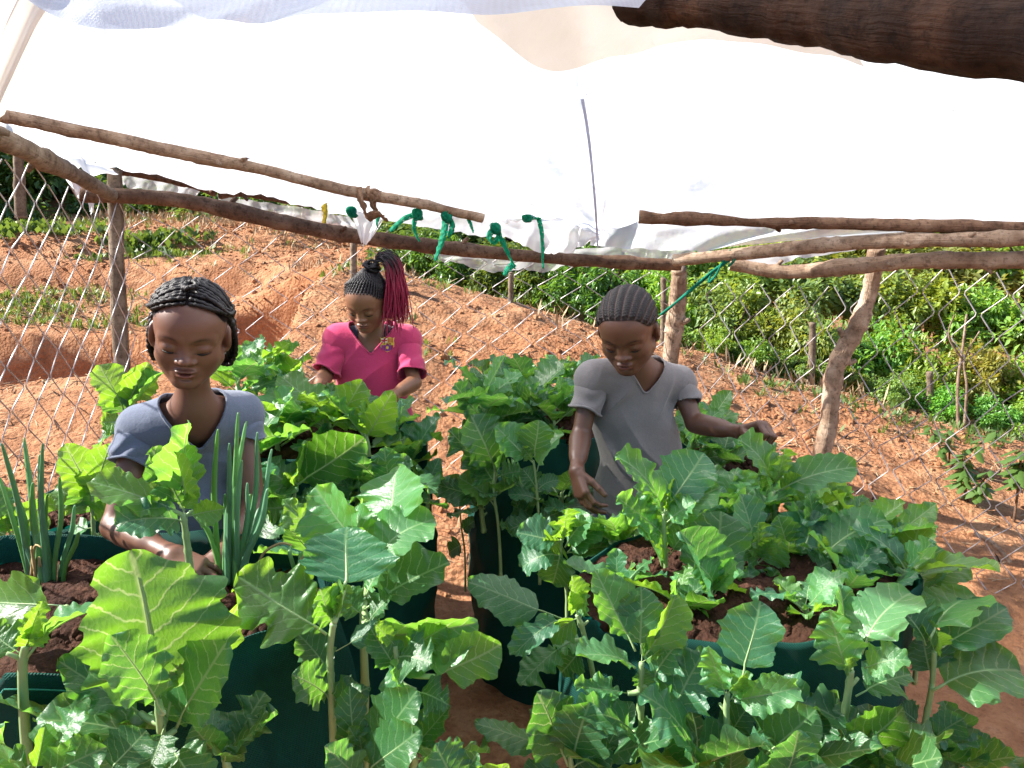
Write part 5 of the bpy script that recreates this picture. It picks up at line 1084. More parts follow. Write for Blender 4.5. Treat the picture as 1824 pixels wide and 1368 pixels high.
def extract(f, lo, hi, h):
    """naive surface nets in a narrow band, then projected onto the field"""
    q = 4; lo = np.array(lo, float); n = (np.ceil((np.array(hi) - lo) / (h * q)).astype(int)) + 1
    ax = [lo[i] + np.arange(n[i]) * h * q + h * (q - 1) / 2 for i in range(3)]
    C = np.stack(np.meshgrid(*ax, indexing='ij'), -1).reshape(-1, 3); dc = f(C).reshape(n)
    band = np.abs(dc) < h * q * 1.5
    val = np.repeat(np.repeat(np.repeat(np.where(dc < 0, -1., 1.).astype(np.float32), q, 0), q, 1), q, 2)
    bm_ = np.repeat(np.repeat(np.repeat(band, q, 0), q, 1), q, 2)
    I = np.argwhere(bm_); val[bm_] = f(lo + I * h)
    s = val < 0
    cnt = np.zeros(np.array(val.shape) - 1, np.int8)
    for dx in (0, 1):
        for dy in (0, 1):
            for dz in (0, 1): cnt += s[dx:s.shape[0] - 1 + dx, dy:s.shape[1] - 1 + dy, dz:s.shape[2] - 1 + dz]
    A = np.argwhere((cnt > 0) & (cnt < 8)); ids = -np.ones(cnt.shape, np.int64); ids[tuple(A.T)] = np.arange(len(A))
    acc = np.zeros((len(A), 3)); w_ = np.zeros(len(A))
    cor = [(x, y, z) for x in (0, 1) for y in (0, 1) for z in (0, 1)]
    for a in cor:
        for k in range(3):
            if a[k]: continue
            b = list(a); b[k] = 1
            va = val[A[:, 0] + a[0], A[:, 1] + a[1], A[:, 2] + a[2]]; vb = val[A[:, 0] + b[0], A[:, 1] + b[1], A[:, 2] + b[2]]
            m = (va < 0) != (vb < 0); t = np.where(m, va / np.where(va - vb == 0, 1, va - vb), 0)
            p = np.tile(np.array(a, float), (len(A), 1)); p[:, k] += t
            acc += p * m[:, None]; w_ += m
    V = lo + (A + acc / np.maximum(w_, 1)[:, None]) * h
    Q = []
    for k in range(3):
        sl0 = [slice(None)] * 3; sl1 = [slice(None)] * 3; sl0[k] = slice(0, -1); sl1[k] = slice(1, None)
        ch = s[tuple(sl0)] != s[tuple(sl1)]; E = np.argwhere(ch); i, j = [x for x in range(3) if x != k]
        ok = (E[:, i] > 0) & (E[:, j] > 0) & (E[:, i] < cnt.shape[i]) & (E[:, j] < cnt.shape[j]); E = E[ok]
        c = []
        for (oi, oj) in ((0, 0), (1, 0), (1, 1), (0, 1)):
            e = E.copy(); e[:, i] -= oi; e[:, j] -= oj; c.append(ids[tuple(e.T)])
        c = np.stack(c, -1); inside = s[tuple(E.T)]
        flip = inside if k != 1 else ~inside
        c[flip] = c[flip][:, ::-1]; Q.append(c[(c >= 0).all(1)])
    Fc = np.concatenate(Q)
    def grad(V):
        e = h * .5; g = np.stack([f(V + _v([e * (i == k) for i in range(3)])) - f(V - _v([e * (i == k) for i in range(3)])) for k in range(3)], -1)
        return g / (np.linalg.norm(g, axis=1)[:, None] + 1e-9)
    for _ in range(2):
        g = grad(V); V = V - g * np.clip(f(V), -h, h)[:, None]
    return V, Fc, grad(V)
def finish(name, V, Fc, Nn, mat, parent, col=None, solid=0):
    me = mesh(name, V, Fc, True)
    # make the winding agree with the outward field gradient
    fn = np.zeros(len(me.polygons) * 3, np.float32); me.polygons.foreach_get('normal', fn); fn = fn.reshape(-1, 3)
    if (fn * Nn[Fc[:, 0]]).sum() < 0:
        me.flip_normals()
    if col is not None:
        a = me.color_attributes.new('Col', 'FLOAT_COLOR', 'POINT'); a.data.foreach_set('color', np.column_stack([col, np.ones(len(V))]).astype(np.float32).ravel())
    o = link(name, me, mat, parent)
    me.normals_split_custom_set_from_vertices(Nn.tolist())
    if solid:
        md = o.modifiers.new('thickness', 'SOLIDIFY'); md.thickness = solid; md.offset = -1
    return o
def cut_mesh(V, Fc, Nn, c, h):
    """drop what lies beyond c>0; pull the ragged border back onto c=0"""
    cv = c(V); keep = (cv[Fc] <= 0).any(1); Fc = Fc[keep]
    use = np.zeros(len(V), bool); use[Fc.ravel()] = True
    bad = use & (cv > 0)
    if bad.any():
        P = V[bad]
        for _ in range(3):
            e = h * .5; g = np.stack([c(P + np.array([e * (i == k) for i in range(3)])) - c(P - np.array([e * (i == k) for i in range(3)])) for k in range(3)], -1) / (2 * e)
            st = (c(P) / ((g ** 2).sum(1) + 1e-6))[:, None] * g
            ln = np.linalg.norm(st, axis=1)[:, None]; st *= np.minimum(1, 1.6 * h / np.maximum(ln, 1e-9)); P = P - st
        V = V.copy(); V[bad] = P
    mp = -np.ones(len(V), int); mp[use] = np.arange(use.sum())
    return V[use], mp[Fc], Nn[use]

def edge_loops(Fc):
    E = np.concatenate([Fc[:, [0, 1]], Fc[:, [1, 2]], Fc[:, [2, 3]], Fc[:, [3, 0]]]); S2 = np.sort(E, 1)
    u, ix, ct = np.unique(S2, axis=0, return_index=True, return_counts=True); B = E[ix[ct == 1]]
    nx = {}
    for a, b in B: nx.setdefault(int(a), []).append(int(b))
    loops = []
    while nx:
        a0 = next(iter(nx)); lp = [a0]; a = a0
        while a in nx:
            b = nx[a].pop()
            if not nx[a]: del nx[a]
            if b == a0: break
            lp.append(b); a = b
        if len(lp) > 20: loops.append(lp)
    return loops
def bind_edges(V, Fc, mat, parent, name_of, r=.0030):
    for lp in edge_loops(Fc):
        P = V[lp]
        nm = name_of(P.mean(0), P)
        if nm is None: continue
        for _ in range(6): P = .5 * P + .25 * (np.roll(P, 1, 0) + np.roll(P, -1, 0))
        P = P[::2]; b = MB(); b.tube([tuple(p) for p in P] + [tuple(P[0])], r, 6, False); b.build(nm, mat, parent)
def m_skin(name, rough=.43):
    t = NT(name); a = t.n('ShaderNodeAttribute', attribute_name='Col').outputs[0]; ob = t.n('ShaderNodeTexCoord').outputs['Object']
    n = t.noise(90, 4, .6, ob); n2 = t.noise(900, 2, .5, ob)
    c = t.mix(t.math('MULTIPLY_ADD', n, .3, -.05), a, t.mix(1.0, a, (.72, .66, .62), 'MULTIPLY'))
    lum = t.n('ShaderNodeMapRange', {0: t.n('ShaderNodeRGBToBW', {0: a}).outputs[0], 1: .012, 2: .04, 3: 1.0, 4: 0.0}).outputs[0]
    b = NT.prin(t, color=c, rough=t.math('MULTIPLY_ADD', lum, .45, t.math('MULTIPLY_ADD', n, .16, rough - .08)), spec=t.math('MULTIPLY_ADD', lum, -.4, .52), normal=t.bump(n2, .18, .0012), sss=.12)
    pr = b.node; pr.inputs['Subsurface Radius'].default_value = (.010, .004, .002); pr.inputs['Subsurface Scale'].default_value = .25
    return t.done(b)
M['skin'] = m_skin('skin')
def m_hair(name):
    t = NT(name); a = t.n('ShaderNodeAttribute', attribute_name='Col').outputs[0]; n = t.noise(500, 3, .6, t.n('ShaderNodeTexCoord').outputs['Object'])
    return t.done(t.prin(color=t.mix(n, a, t.mix(1.0, a, (.5, .5, .5), 'MULTIPLY')), rough=.5, spec=.4, normal=t.bump(n, .6, .002)))
M['hair'] = m_hair('hair')
def m_cloth(name, c1, c2, scale=600, melange=.5):
    t = NT(name); ob = t.n('ShaderNodeTexCoord').outputs['Object']; f = t.noise(scale, 2, .6, ob); b = t.noise(9, 4, .6, ob)
    mp = t.n('ShaderNodeMapping', {'Vector': ob, 'Scale': (220, 220, 900)}).outputs[0]; k = t.noise(1, 2, .5, mp)
    c = t.mix(t.math('MULTIPLY', t.math('ADD', f, k), .5), c1, c2)
    c = t.mix(t.math('MULTIPLY_ADD', b, .5, -.12), c, tuple(x * .8 for x in c1))
    h = t.math('ADD', t.math('MULTIPLY', t.noise(28, 4, .6, ob), 1.6), t.math('MULTIPLY', f, .25))
    return t.done(t.prin(color=c, rough=.9, spec=.15, sheen=.25, normal=t.bump(h, .35, .006)))
M['shirt_blue'] = m_cloth('blue_grey_jersey', (.07, .085, .125), (.20, .235, .32))
M['shirt_grey'] = m_cloth('grey_jersey', (.12, .112, .115), (.27, .25, .25))
M['shirt_pink'] = m_cloth('pink_jersey', (.40, .028, .095), (.60, .065, .17))
M['navy'] = m_cloth('navy_cotton', (.010, .010, .022), (.03, .03, .055))
M['denim'] = m_cloth('denim', (.045, .06, .14), (.13, .16, .30))
M['sandal'] = m_plain('rubber_sandal', (.05, .03, .03), (.10, .06, .05), 30, .7)

def skull(q):
    return smin(ell(q, (0, .012, .035), (.0715, .090, .078)), ell(q, (0, -.028, .038), (.058, .055, .052)), .03)
def head_ops(F_, Hm, sc, mouth_open=.0018):
    """adds the head to field F_; Hm maps head space to the place"""
    Rm = np.array(Hm.to_3x3()); T = np.array(Hm.translation); inv = np.linalg.inv(Rm).astype(np.float32)
    loc = lambda P: ((P - T.astype(np.float32)) @ inv.T) / sc
    def hd(Pw):
        q = loc(Pw); q = np.column_stack([q[:, 0], q[:, 1], np.where(q[:, 2] < 0, q[:, 2] * 1.15, q[:, 2])]); qx = np.abs(q[:, 0]); qs = np.column_stack([qx, q[:, 1], q[:, 2]])
        d = skull(q)
        d = smin(d, ell(q, (0, -.022, -.028), (.0515, .058, .076)), .035)           # face
        d = smin(d, ell(qs, (.034, -.046, -.030), (.026, .023, .027)), .03)        # cheeks
        d = smin(d, cone(qs, (.046, -.005, -.052), (.013, -.058, -.086), .023, .018), .03)   # jaw
        d = smin(d, ell(q, (0, -.066, -.092), (.019, .016, .015)), .02)            # chin
        d = smin(d, cone(qs, (.012, -.076, .022), (.046, -.060, .020), .0065, .005), .016)  # brow
        d = smax(d, -ell(qs, (.031, -.096, .004), (.021, .017, .0125)), .016)      # sockets
        d = smin(d, ell(qs, (.0305, -.0655, .002), (.0178, .0160, .0135)), .006)   # lids over the eyes
        d = smax(d, -ell(qs, (.0305, -.0865, .0115), (.017, .005, .0016)), .004)   # lid crease
        d = smin(d, cone(q, (0, -.076, .008), (0, -.0905, -.022), .0062, .0090), .016)     # nose
        d = smin(d, ell(q, (0, -.0925, -.0250), (.0100, .0085, .0080)), .009)
        d = smin(d, ell(qs, (.0128, -.0835, -.0285), (.0084, .0082, .0064)), .007) # alae
        d = smax(d, -ell(qs, (.0066, -.0925, -.0355), (.0036, .0045, .0030)), .003)
        d = smin(d, ell(q, (0, -.0735, -.058), (.024, .013, .018)), .014)          # muzzle
        d = smin(d, ell(qs, (.0065, -.0855, -.0520), (.0135, .0078, .0052)), .005) # upper lip
        d = smin(d, ell(q, (0, -.0840, -.0635), (.0160, .0090, .0066)), .005)      # lower lip
        d = smax(d, -ell(q, (0, -.0960, -.0575), (.0150, .0140, mouth_open)), .003)
        d = smax(d, -ell(q, (0, -.0890, -.0415), (.0026, .0028, .0050)), .004)     # philtrum
        d = smax(d, -ell(q, (0, -.0840, -.0745), (.0110, .0045, .0035)), .006)
        # ears
        e = ell(qs, (.0735, .012, -.006), (.0100, .0195, .0300), np.array([[.94, -.34, 0], [.34, .94, 0], [0, 0, 1]]))
        e = smax(e, -ell(qs, (.0850, .007, -.002), (.0050, .0105, .0180)), .003)
        e = smin(e, ell(qs, (.0725, .006, -.032), (.0060, .0085, .0085)), .006)
        return smin(d, e, .008) * sc
    F_.add(hd, T, .135 * sc, .025)
    return loc
CRC = np.array((0, .012, .035)); CRR = np.array((.0735, .092, .080))
def scalp(d, off=0.0):
    d = np.array(d, float); d = d / np.linalg.norm(d)
    t_ = .08
    for _ in range(12): t_ += (off - float(skull((CRC + d * t_)[None].astype(np.float32))[0])) * .9
    return CRC + d * t_
POLE = np.array((0, .55, .835))
THR = [.055]; TMP = [.22]
def hairmask(q):
    d = q - CRC; d = d / (np.linalg.norm(d, axis=1)[:, None] + 1e-9)
    return d @ POLE - THR[0] + TMP[0] * np.exp(-((np.abs(d[:, 0]) - .85) / .25) ** 2) * (d[:, 1] < .1) + .13 * np.exp(-((d[:, 1] - .35) / .25) ** 2) * (np.abs(d[:, 0]) > .6)
def skin_colors(q, base, sc=1.0, scalp_col=None):
    q = np.column_stack([q[:, 0], q[:, 1], np.where(q[:, 2] < 0, q[:, 2] * 1.15, q[:, 2])]); x, y, z = q.T; n = len(q); c = np.tile(np.array(base, float), (n, 1)); ax = np.abs(x)
    def blend(m, col): nonlocal c; m = np.clip(m, 0, 1)[:, None]; c = c * (1 - m) + np.array(col) * m
    b = np.array(base)
    front = (y < -.05)
    if scalp_col is not None: blend((hairmask(q) / .05 + .2) * (z > -.07) * (np.linalg.norm(q - CRC, axis=1) > .05) * (np.linalg.norm(q, axis=1) < .14), scalp_col)
    up = np.exp(-((ax - .006) / .0140) ** 4 - ((z + .0520) / .0050) ** 4) * (y < -.074); blend(up * .75, b * (.75, .62, .62) + (.012, .002, .003))
    lo = np.exp(-(x / .0150) ** 4 - ((z + .0632) / .0054) ** 4) * (y < -.072); blend(lo * .8, b * (1.05, .70, .72) + (.05, .012, .014))
    blend(np.exp(-(x / .0145) ** 4 - ((z + .0575) / .0022) ** 2) * (y < -.072) * .9, (.035, .012, .012))
    br = np.exp(-((ax - .031) / .0165) ** 4 - ((z - .0225 - .004 * np.cos((ax - .034) * 90)) / .0036) ** 2) * front; blend(br * .8, b * .15)
    blend(np.exp(-((ax - .0305) / .0165) ** 6 - ((z + .0085 + 9 * (ax - .0305) ** 2 * -1 ) / .0020) ** 2) * (y < -.06) * .9, (.008, .005, .005))
    blend(np.exp(-((ax - .0305) / .017) ** 4 - ((z - .004) / .010) ** 4) * (y < -.06) * .25, b * .75)
    blend(np.exp(-((ax - .0072) / .0042) ** 2 - ((z + .0365) / .0035) ** 2) * (y < -.08) * .8, b * .2)
    blend(np.exp(-(((ax - .08) / .006) ** 2 + ((y - .008) / .009) ** 2 + ((z + .002) / .016) ** 2)) * .5, b * (.8, .55, .5))
    return c
def braid(mb, P, r, zig=.35, pitch=2.6, sides=6):
    """plaited strand: a bumpy tube whose centre sways like crossing strands"""
    P = [Vector(p) for p in P]; L = sum((P[i + 1] - P[i]).length for i in range(len(P) - 1)); n = max(6, int(L / (r * .9)))
    t = np.linspace(0, 1, len(P)); A_ = np.array([tuple(p) for p in P]); s = np.linspace(0, 1, n)
    Q = np.stack([np.interp(s, t, A_[:, k]) for k in range(3)], -1)
    T_ = np.gradient(Q, axis=0); T_ /= np.linalg.norm(T_, axis=1)[:, None]; S = np.cross(T_, [0.2, .3, 1.0]); S /= np.linalg.norm(S, axis=1)[:, None] + 1e-9
    ph = np.arange(n) * math.pi / pitch * 1.7
    Q = Q + S * (np.sin(ph) * r * zig)[:, None]
    mb.tube([tuple(q) for q in Q], list(r * (1 + .22 * np.cos(2 * ph)) * np.minimum(1, np.minimum(1, (n - np.arange(n)) / 5 + .25))), sides)
def hair_obj(mb, name, Hm, sc, parent, colfn, mat='hair'):
    V = np.concatenate(mb.V); q = V.copy(); me_V = (q * sc) @ np.array(Hm.to_3x3()).T + np.array(Hm.translation)
    me = mesh(name, me_V, mb.F, True)
    a = me.color_attributes.new('Col', 'FLOAT_COLOR', 'POINT'); a.data.foreach_set('color', np.column_stack([colfn(q), np.ones(len(q))]).astype(np.float32).ravel())
    return link(name, me, M[mat], parent)
def head_matrix(c, yaw, pitch, roll): return Matrix.Translation(c) @ (Matrix.Rotation(R(yaw), 4, 'Z') @ Matrix.Rotation(R(pitch), 4, 'X') @ Matrix.Rotation(R(roll), 4, 'Y'))
def lashes(Hm, sc, parent, lf):
    for s in (-1, 1):
        b = MB(); P = []
        for t in np.linspace(-1, 1, 9):
            x = s * (.0305 + t * .0155); z = -.0075 + .0030 * t * t; y = -.0800 + .0085 * t * t * .9
            P.append((x, y, z))
        b.tube(P, [.0005 + .0019 * (1 - abs(t)) ** .5 for t in np.linspace(-1, 1, 9)], 5)
        hair_obj(b, 'eyelashes', Hm, sc, parent, lambda q: np.tile((.006, .004, .004), (len(q), 1)))
def hand(F_, W, d, palm, thumb_side, k=1.0, curl=(30, 35, 25), spread=.10, per=None, thumb=(.55, .75, .25)):
    """W wrist; d along the hand; palm = palm normal; thumb_side = +1/-1 picks which side the thumb leaves"""
    W = Vector(W); d = Vector(d).normalized(); n = Vector(palm); n = (n - d * n.dot(d)).normalized(); s = d.cross(n) * thumb_side
    offs = (.0215, .0075, -.0070, -.0200); plen = (.066, .069, .065, .058)
    lens = ((.033, .020, .017), (.036, .023, .018), (.033, .021, .017), (.026, .016, .015)); rad = (.0074, .0076, .0072, .0064)
    fs = []
    for i in range(4):
        K = W + d * plen[i] * k + s * offs[i] * k
        F_.cone(W + s * offs[i] * k * .55 + d * .004, K, .0115 * k, .0098 * k, .012)
        c = per[i] if per else curl
        dd = (d + s * spread * (1.4 - i) * .7).normalized(); p = K; a = 0
        chain = []
        for j in range(3):
            a = R(c[j]); q_ = Quaternion(s, a * (1 if s.cross(dd).dot(n) > 0 else -1)); dd = (q_ @ dd).normalized(); e = p + dd * lens[i][j] * k
            chain.append((np.array(p), np.array(e), rad[i] * k * (1 - .10 * j), rad[i] * k * (.92 - .12 * j))); p = e
        fs.append(chain)
    t0 = W + d * .016 * k + s * .016 * k; dd = (d * thumb[0] + s * thumb[1] + n * thumb[2]).normalized(); p = t0; chain = []
    for j, L in enumerate((.034, .026, .021)):
        e = p + dd * L * k; chain.append((np.array(p), np.array(e), .0108 * k - .0012 * j * k, .0098 * k - .0014 * j * k)); p = e
        dd = (dd * .86 + d * .42 + n * .22).normalized()
    fs.append(chain)
    for ch in fs:
        cen = (ch[0][0] + ch[-1][1]) / 2; rd = np.linalg.norm(ch[-1][1] - ch[0][0]) / 2 + .03
        def fn(P, ch=ch):
            q = cone(P, *ch[0])
            for c in ch[1:]: q = smin(q, cone(P, *c), .003)
            return q
        F_.add(fn, cen, rd, .0035)
    return fs
def person(label, head, J, sc, skin, shirt_mat, trouser_mat, neck, sleeve, hem, hands, h=.0026, vneck=.075, neckw=.062, loose=.011, folds=None, scalp_col=None, mouth=.0018, arm=1.0, hem_flare=.02, group='girls working in the garden'):
    V3 = lambda k: np.array(J[k], float)
    root = empty('person', (V3('Pv')[0], V3('Pv')[1], 0), label, 'person', group)
    N, Sr, Sl, Pv, Wst = V3('N'), V3('Sr'), V3('Sl'), V3('Pv'), V3('Wst')
    tx = Sl - Sr; tx /= np.linalg.norm(tx); tz = N - Wst; tz = tz - tx * (tz @ tx); tz /= np.linalg.norm(tz); ty = np.cross(tz, tx)
    TR = np.stack([tx, ty, tz], -1); mid = (Sr + Sl) / 2
    # ---- body
    B = Field()
    def torso(F_, o=0.0, k=.03):
        F_.ell(mid - tz * .075 + ty * .004, (.098 + o, .066 + o, .115 + o), k, TR)
        F_.ell(Wst, (.088 + o, .064 + o, .13 + o), k + .02, TR)
        F_.ell(Pv, (.100 + o, .078 + o, .10 + o), k + .02)
        for S in (Sr, Sl): F_.cone(N - tz * .035 + (S - N) * .25, S, .040 + o, .036 + o, k)
        for S in (Sr, Sl): F_.cone(N - tz * .005, S - tz * .0, .030 + o, .028 + o, k)
        return F_
    torso(B)
    B.cone(N - tz * .03, np.array(neck), .036 * sc, .035 * sc, .03)
    for s in 'rl':
        S, E, W = V3('S' + s), V3('E' + s), V3('W' + s)
        B.cone(S, E, .0315 * arm, .0250 * arm, .022); B.cone(E, W, .0252 * arm, .0168 * arm, .012)
        B.cone(E * .8 + W * .2, E * .45 + W * .55, .0255 * arm, .021 * arm, .02)
        B.cone(W * 1.0 + (E - W) * .08, W, .017 * arm, .0165 * arm, .01)
    loc = head_ops(B, head, sc, mouth)
    for hd in hands: hand(B, **hd)
    pts = np.array([J[k] for k in ('N', 'Sr', 'Sl', 'Er', 'El', 'Wr', 'Wl')] + [tuple(head.translation)]); lo = pts.min(0) - .17; hi = pts.max(0) + .17
    lo[2] = min(lo[2], Pv[2]); lo[2] = max(lo[2], min(Pv[2], pts[:, 2].min() - .15))
    V, Fc, Nn = extract(B, lo, hi, h)
    q = loc(V.astype(np.float32)).astype(float)
    near = np.linalg.norm(q, axis=1) < .16
    col = np.tile(np.array(skin, float), (len(V), 1)); col[near] = skin_colors(q[near], skin, sc, scalp_col)
    # knuckles and elbows a touch darker
    for s in 'rl': col *= (1 - .22 * np.exp(-(np.linalg.norm(V - V3('E' + s), axis=1) / .035) ** 2))[:, None]
    body = finish('body', V, Fc, Nn, M['skin'], root, col)
    # ---- shirt: body and two sleeves, sewn together at the armholes
    S_ = Field(); torso(S_, loose, .03)
    S_.ell(Wst * .55 + Pv * .45, (.098 + loose, .074 + loose, .15), .05, TR)
    S_.cone(Pv + tz * .02, Pv - tz * .12, .088 + loose + hem_flare * .3, .092 + loose + hem_flare, .05)
    def shirt(P):
        a = (P - _v(mid)) @ TR.astype(np.float32); w_ = .0026 * fbm(P[:, 0] * 14, P[:, 1] * 14, P[:, 2] * 9, 2)
        if folds is not None: w_ = w_ + folds(a)
        return S_(P) - w_
    def cutf(P):
        a = (P - N) @ TR; x, y, z = a.T
        hole = np.minimum(neckw - np.sqrt(x ** 2 + (y * 1.05 - .008) ** 2), z + .03)
        vee = np.minimum(neckw * 1.12 * np.clip((z + vneck) / (vneck + .015), -1, 1.1) - np.abs(x), -y + .012)
        return np.maximum(np.maximum(hole, vee), hem(a, (P - Pv) @ tz))
    pts = np.array([N, Sr, Sl, Pv, Pv - tz * .16]); lo = pts.min(0) - .13; hi = pts.max(0) + .12; hi[2] = max(Sr[2], Sl[2], N[2]) + .08
    V, Fc, Nn = extract(shirt, lo, hi, .0042); V, Fc, Nn = cut_mesh(V, Fc, Nn, cutf, .0042)
    VV, FF, NN = [V], [Fc], [Nn]; nv_ = len(V); bind = [(V, Fc, lambda c, P: 'neckband' if c[2] > Wst[2] + .06 else 'hem')]
    for s in 'rl':
        S, E = V3('S' + s), V3('E' + s); d = (E - S) / np.linalg.norm(E - S); L = sleeve[s]; side = -1 if s == 'r' else 1
        sd = np.cross(d, ty); sd = sd / np.linalg.norm(sd)
        C_ = Field(); C_.cone(S - tx * side * .020 - d * .005, S + d * .035, .026 + loose * .5, .034 * arm + loose * .6, .02); C_.cone(S, S + d * (L + .04), .034 * arm + loose * .6, .034 * arm + loose + .004, .02)
        def slv(P, C_=C_, S=S, d=d, sd=sd, L=L):
            t = (P - _v(S)) @ _v(d); u = (P - _v(S)) @ _v(sd); v = (P - _v(S)) @ _v(ty)
            return C_(P) - .0035 * np.sin(t * 130 + u * 70 + 3 * vnoise(P[:, 0] * 20, P[:, 2] * 20)) * np.clip(t / L, 0, 1) - .002 * fbm(P[:, 0] * 25, P[:, 1] * 25, P[:, 2] * 25, 2)
        pts = np.array([S - tx * side * .03, S + d * (L + .05)]); V, Fc, Nn = extract(slv, pts.min(0) - .08, pts.max(0) + .08, .0042)
        V, Fc, Nn = cut_mesh(V, Fc, Nn, lambda P: np.maximum((P - S) @ d - L - .006 * np.sin(((P - S) @ sd) * 60), -.022 - ((P - S) @ (tx * side))), .0042)
        bind.append((V, Fc, lambda c, P, S=S, d=d, L=L: 'cuff' if (c - S) @ d > L * .6 else None)); VV.append(V); FF.append(Fc + nv_); NN.append(Nn); nv_ += len(V)
    sh = finish('shirt', np.concatenate(VV), np.concatenate(FF), np.concatenate(NN), M[shirt_mat], root, None, .0035)
    for V, Fc, nf in bind: bind_edges(V, Fc, M[shirt_mat], sh, nf)
    # ---- trousers and sandals
    T_ = Field(); T_.ell(Pv, (.108, .086, .10), .03)
    feet = []
    for s, sx_ in (('r', -1), ('l', 1)):
        hip = Pv + tx * .055 * sx_ - np.array((0, 0, .03)); knee = np.array((hip[0] + .01 * sx_, hip[1] - .02, hip[2] * .52)); foot = np.array((hip[0] + .01 * sx_, hip[1] + .02, .06))
        T_.cone(hip, knee, .068, .052, .03); T_.cone(knee, foot, .052, .045, .03); feet.append(foot)
    lo = np.array((Pv[0] - .22, Pv[1] - .18, .02)); hi = np.array((Pv[0] + .22, Pv[1] + .18, Pv[2] + .13))
    tf = lambda P: T_(P) - .003 * fbm(P[:, 0] * 16, P[:, 1] * 16, P[:, 2] * 10, 2)
    V, Fc, Nn = extract(tf, lo, hi, .007); V, Fc, Nn = cut_mesh(V, Fc, Nn, lambda P: np.maximum(P[:, 2] - Pv[2] - .07, .07 - P[:, 2]), .007)
    finish('trousers', V, Fc, Nn, M[trouser_mat], root, None, .004)
    for ft in feet:
        Fo = Field(); gz_ = float(ground_z(ft[0], ft[1])); 
        Fo.cone((ft[0], ft[1], .10), (ft[0], ft[1] + .01, .05), .030, .030, .02); Fo.ell((ft[0], ft[1] - .05, .035), (.036, .085, .028), .03)
        V, Fc, Nn = extract(Fo, (ft[0] - .1, ft[1] - .2, -.02), (ft[0] + .1, ft[1] + .1, .16), .006); finish('foot', V, Fc, Nn, M['skin'], root, np.tile(np.array(skin, float), (len(V), 1)))
        b = MB(); ring = [(ft[0] + .042 * math.cos(a), ft[1] - .05 + .095 * math.sin(a)) for a in np.linspace(0, 6.283, 20)[:-1]]
        b.add([(x, y, gz_ + .002) for x, y in ring] + [(x, y, gz_ + .016) for x, y in ring], [list(range(19))[::-1], list(range(19, 38))] + [[i, (i + 1) % 19, 19 + (i + 1) % 19, 19 + i] for i in range(19)]); b.build('sandal', M['sandal'], root)
    return root, loc, shirt, cutf, TR, mid
DARK = (.010, .007, .008)

# ---------------- girl in blue-grey, left
cH = at(339, 597, 1.50); HmL = head_matrix(cH, 14, 15, 7)
J = dict(N=at(345, 722, 1.565), Sr=at(252, 765, 1.575), Sl=at(428, 738, 1.665), Wst=at(350, 925, 1.66), Pv=Vector((at(350, 1000, 1.68).x, 1.70, .66)),
         Er=at(205, 938, 1.47), Wr=at(310, 990, 1.365), El=at(452, 905, 1.61), Wl=at(392, 992, 1.46))
J = {k: tuple(v) for k, v in J.items()}
hr = dict(W=J['Wr'], d=at(372, 1028, 1.325) - Vector(J['Wr']), palm=(.15, .35, -1), thumb_side=-1, k=.96, curl=(18, 32, 22), spread=.22, thumb=(.6, .7, .5))
hl = dict(W=J['Wl'], d=at(352, 1022, 1.415) - Vector(J['Wl']), palm=(-.2, .3, -1), thumb_side=1, k=.92, curl=(25, 35, 25), spread=.15)
neckL = HmL @ Vector((0, .022, -.055))
def hemL(a, tp): return -.13 - tp
foldL = lambda a: .0100 * ((1 - np.abs(np.sin((a[:, 0] * .55 + a[:, 2] * .5) * 46 + 1.5 * vnoise(a[:, 0] * 9, a[:, 2] * 9)))) ** 1.4 - .35) * np.exp(-((a[:, 2] + .16) / .10) ** 2)
pL, *_ = person('girl with long braids in a blue-grey T-shirt, reaching into the left bag', HmL, J, .90, (.155, .072, .046), 'shirt_blue', 'denim', tuple(neckL),
                dict(r=.075, l=.055), hemL, [hr, hl], .0025, .088, .066, .012, foldL, DARK, .0034, 1.0)
lashes(HmL, .90, pL, None)
mb = MB(); r_ = random.Random(3)
for s in (-1, 1):
    for i in range(17):
        f = i / 16; al = R(50 - 118 * f)
        d0 = np.array((.05 * s, -math.sin(al), math.cos(al)))
        d1 = np.array((s * (.78 + .12 * f), -.58 + 1.05 * f, .42 + .06 * f)); d2 = np.array((s * .96, .08 + .50 * f, .20 - .04 * f)); d3 = np.array((s * .88, .50 + .28 * f, -.10 - .15 * f))
        d1 = d1 + np.array([r_.gauss(0, .035) for _ in range(3)]); d2 = d2 + np.array([r_.gauss(0, .04) for _ in range(3)]); bulge = r_.uniform(.6, 1.35)
        P = [scalp(d, .0080 * bulge * min(1, .30 + k_ * .2) + .0015 * r_.random() + .004 * (k_ > 8)) for k_, d in enumerate(np.array([catm for catm in [tuple(v) for v in catmull([d0, d1, d2, d3], 5)]]))]
        e = P[-1]; P = P + [e + np.array((s * .006, .006, -.022)), e + np.array((s * (.006 + .004 * r_.random()), .010 + .012 * f, -.045)), e + np.array((-s * .004, .012 + .012 * f, -.062 - .008 * r_.random()))]
        braid(mb, P, r_.uniform(.0039, .0053), r_.uniform(.3, .5))
    for i in range(7):          # loose short braids tucked at the temple
        a = scalp((s * .93, -.10 + .07 * i, .40 - .04 * i), .007); b_ = scalp((s * .90, .50 + .05 * i, .10 - .06 * i), .010)
        braid(mb, [a, (a + b_) / 2 + np.array((s * .006, 0, .004)), b_, b_ + np.array((s * .002, .02, -.02))], .0046)
for i in range(9):              # twist on the crown and tucked roll at the nape
    a = i * .7; braid(mb, [np.array((.012 * math.cos(a + t) , -.02 + .02 * math.sin(a + t), .119 + .004 * math.sin(t * 2 + i))) for t in np.linspace(0, 2.2, 6)], .0052)
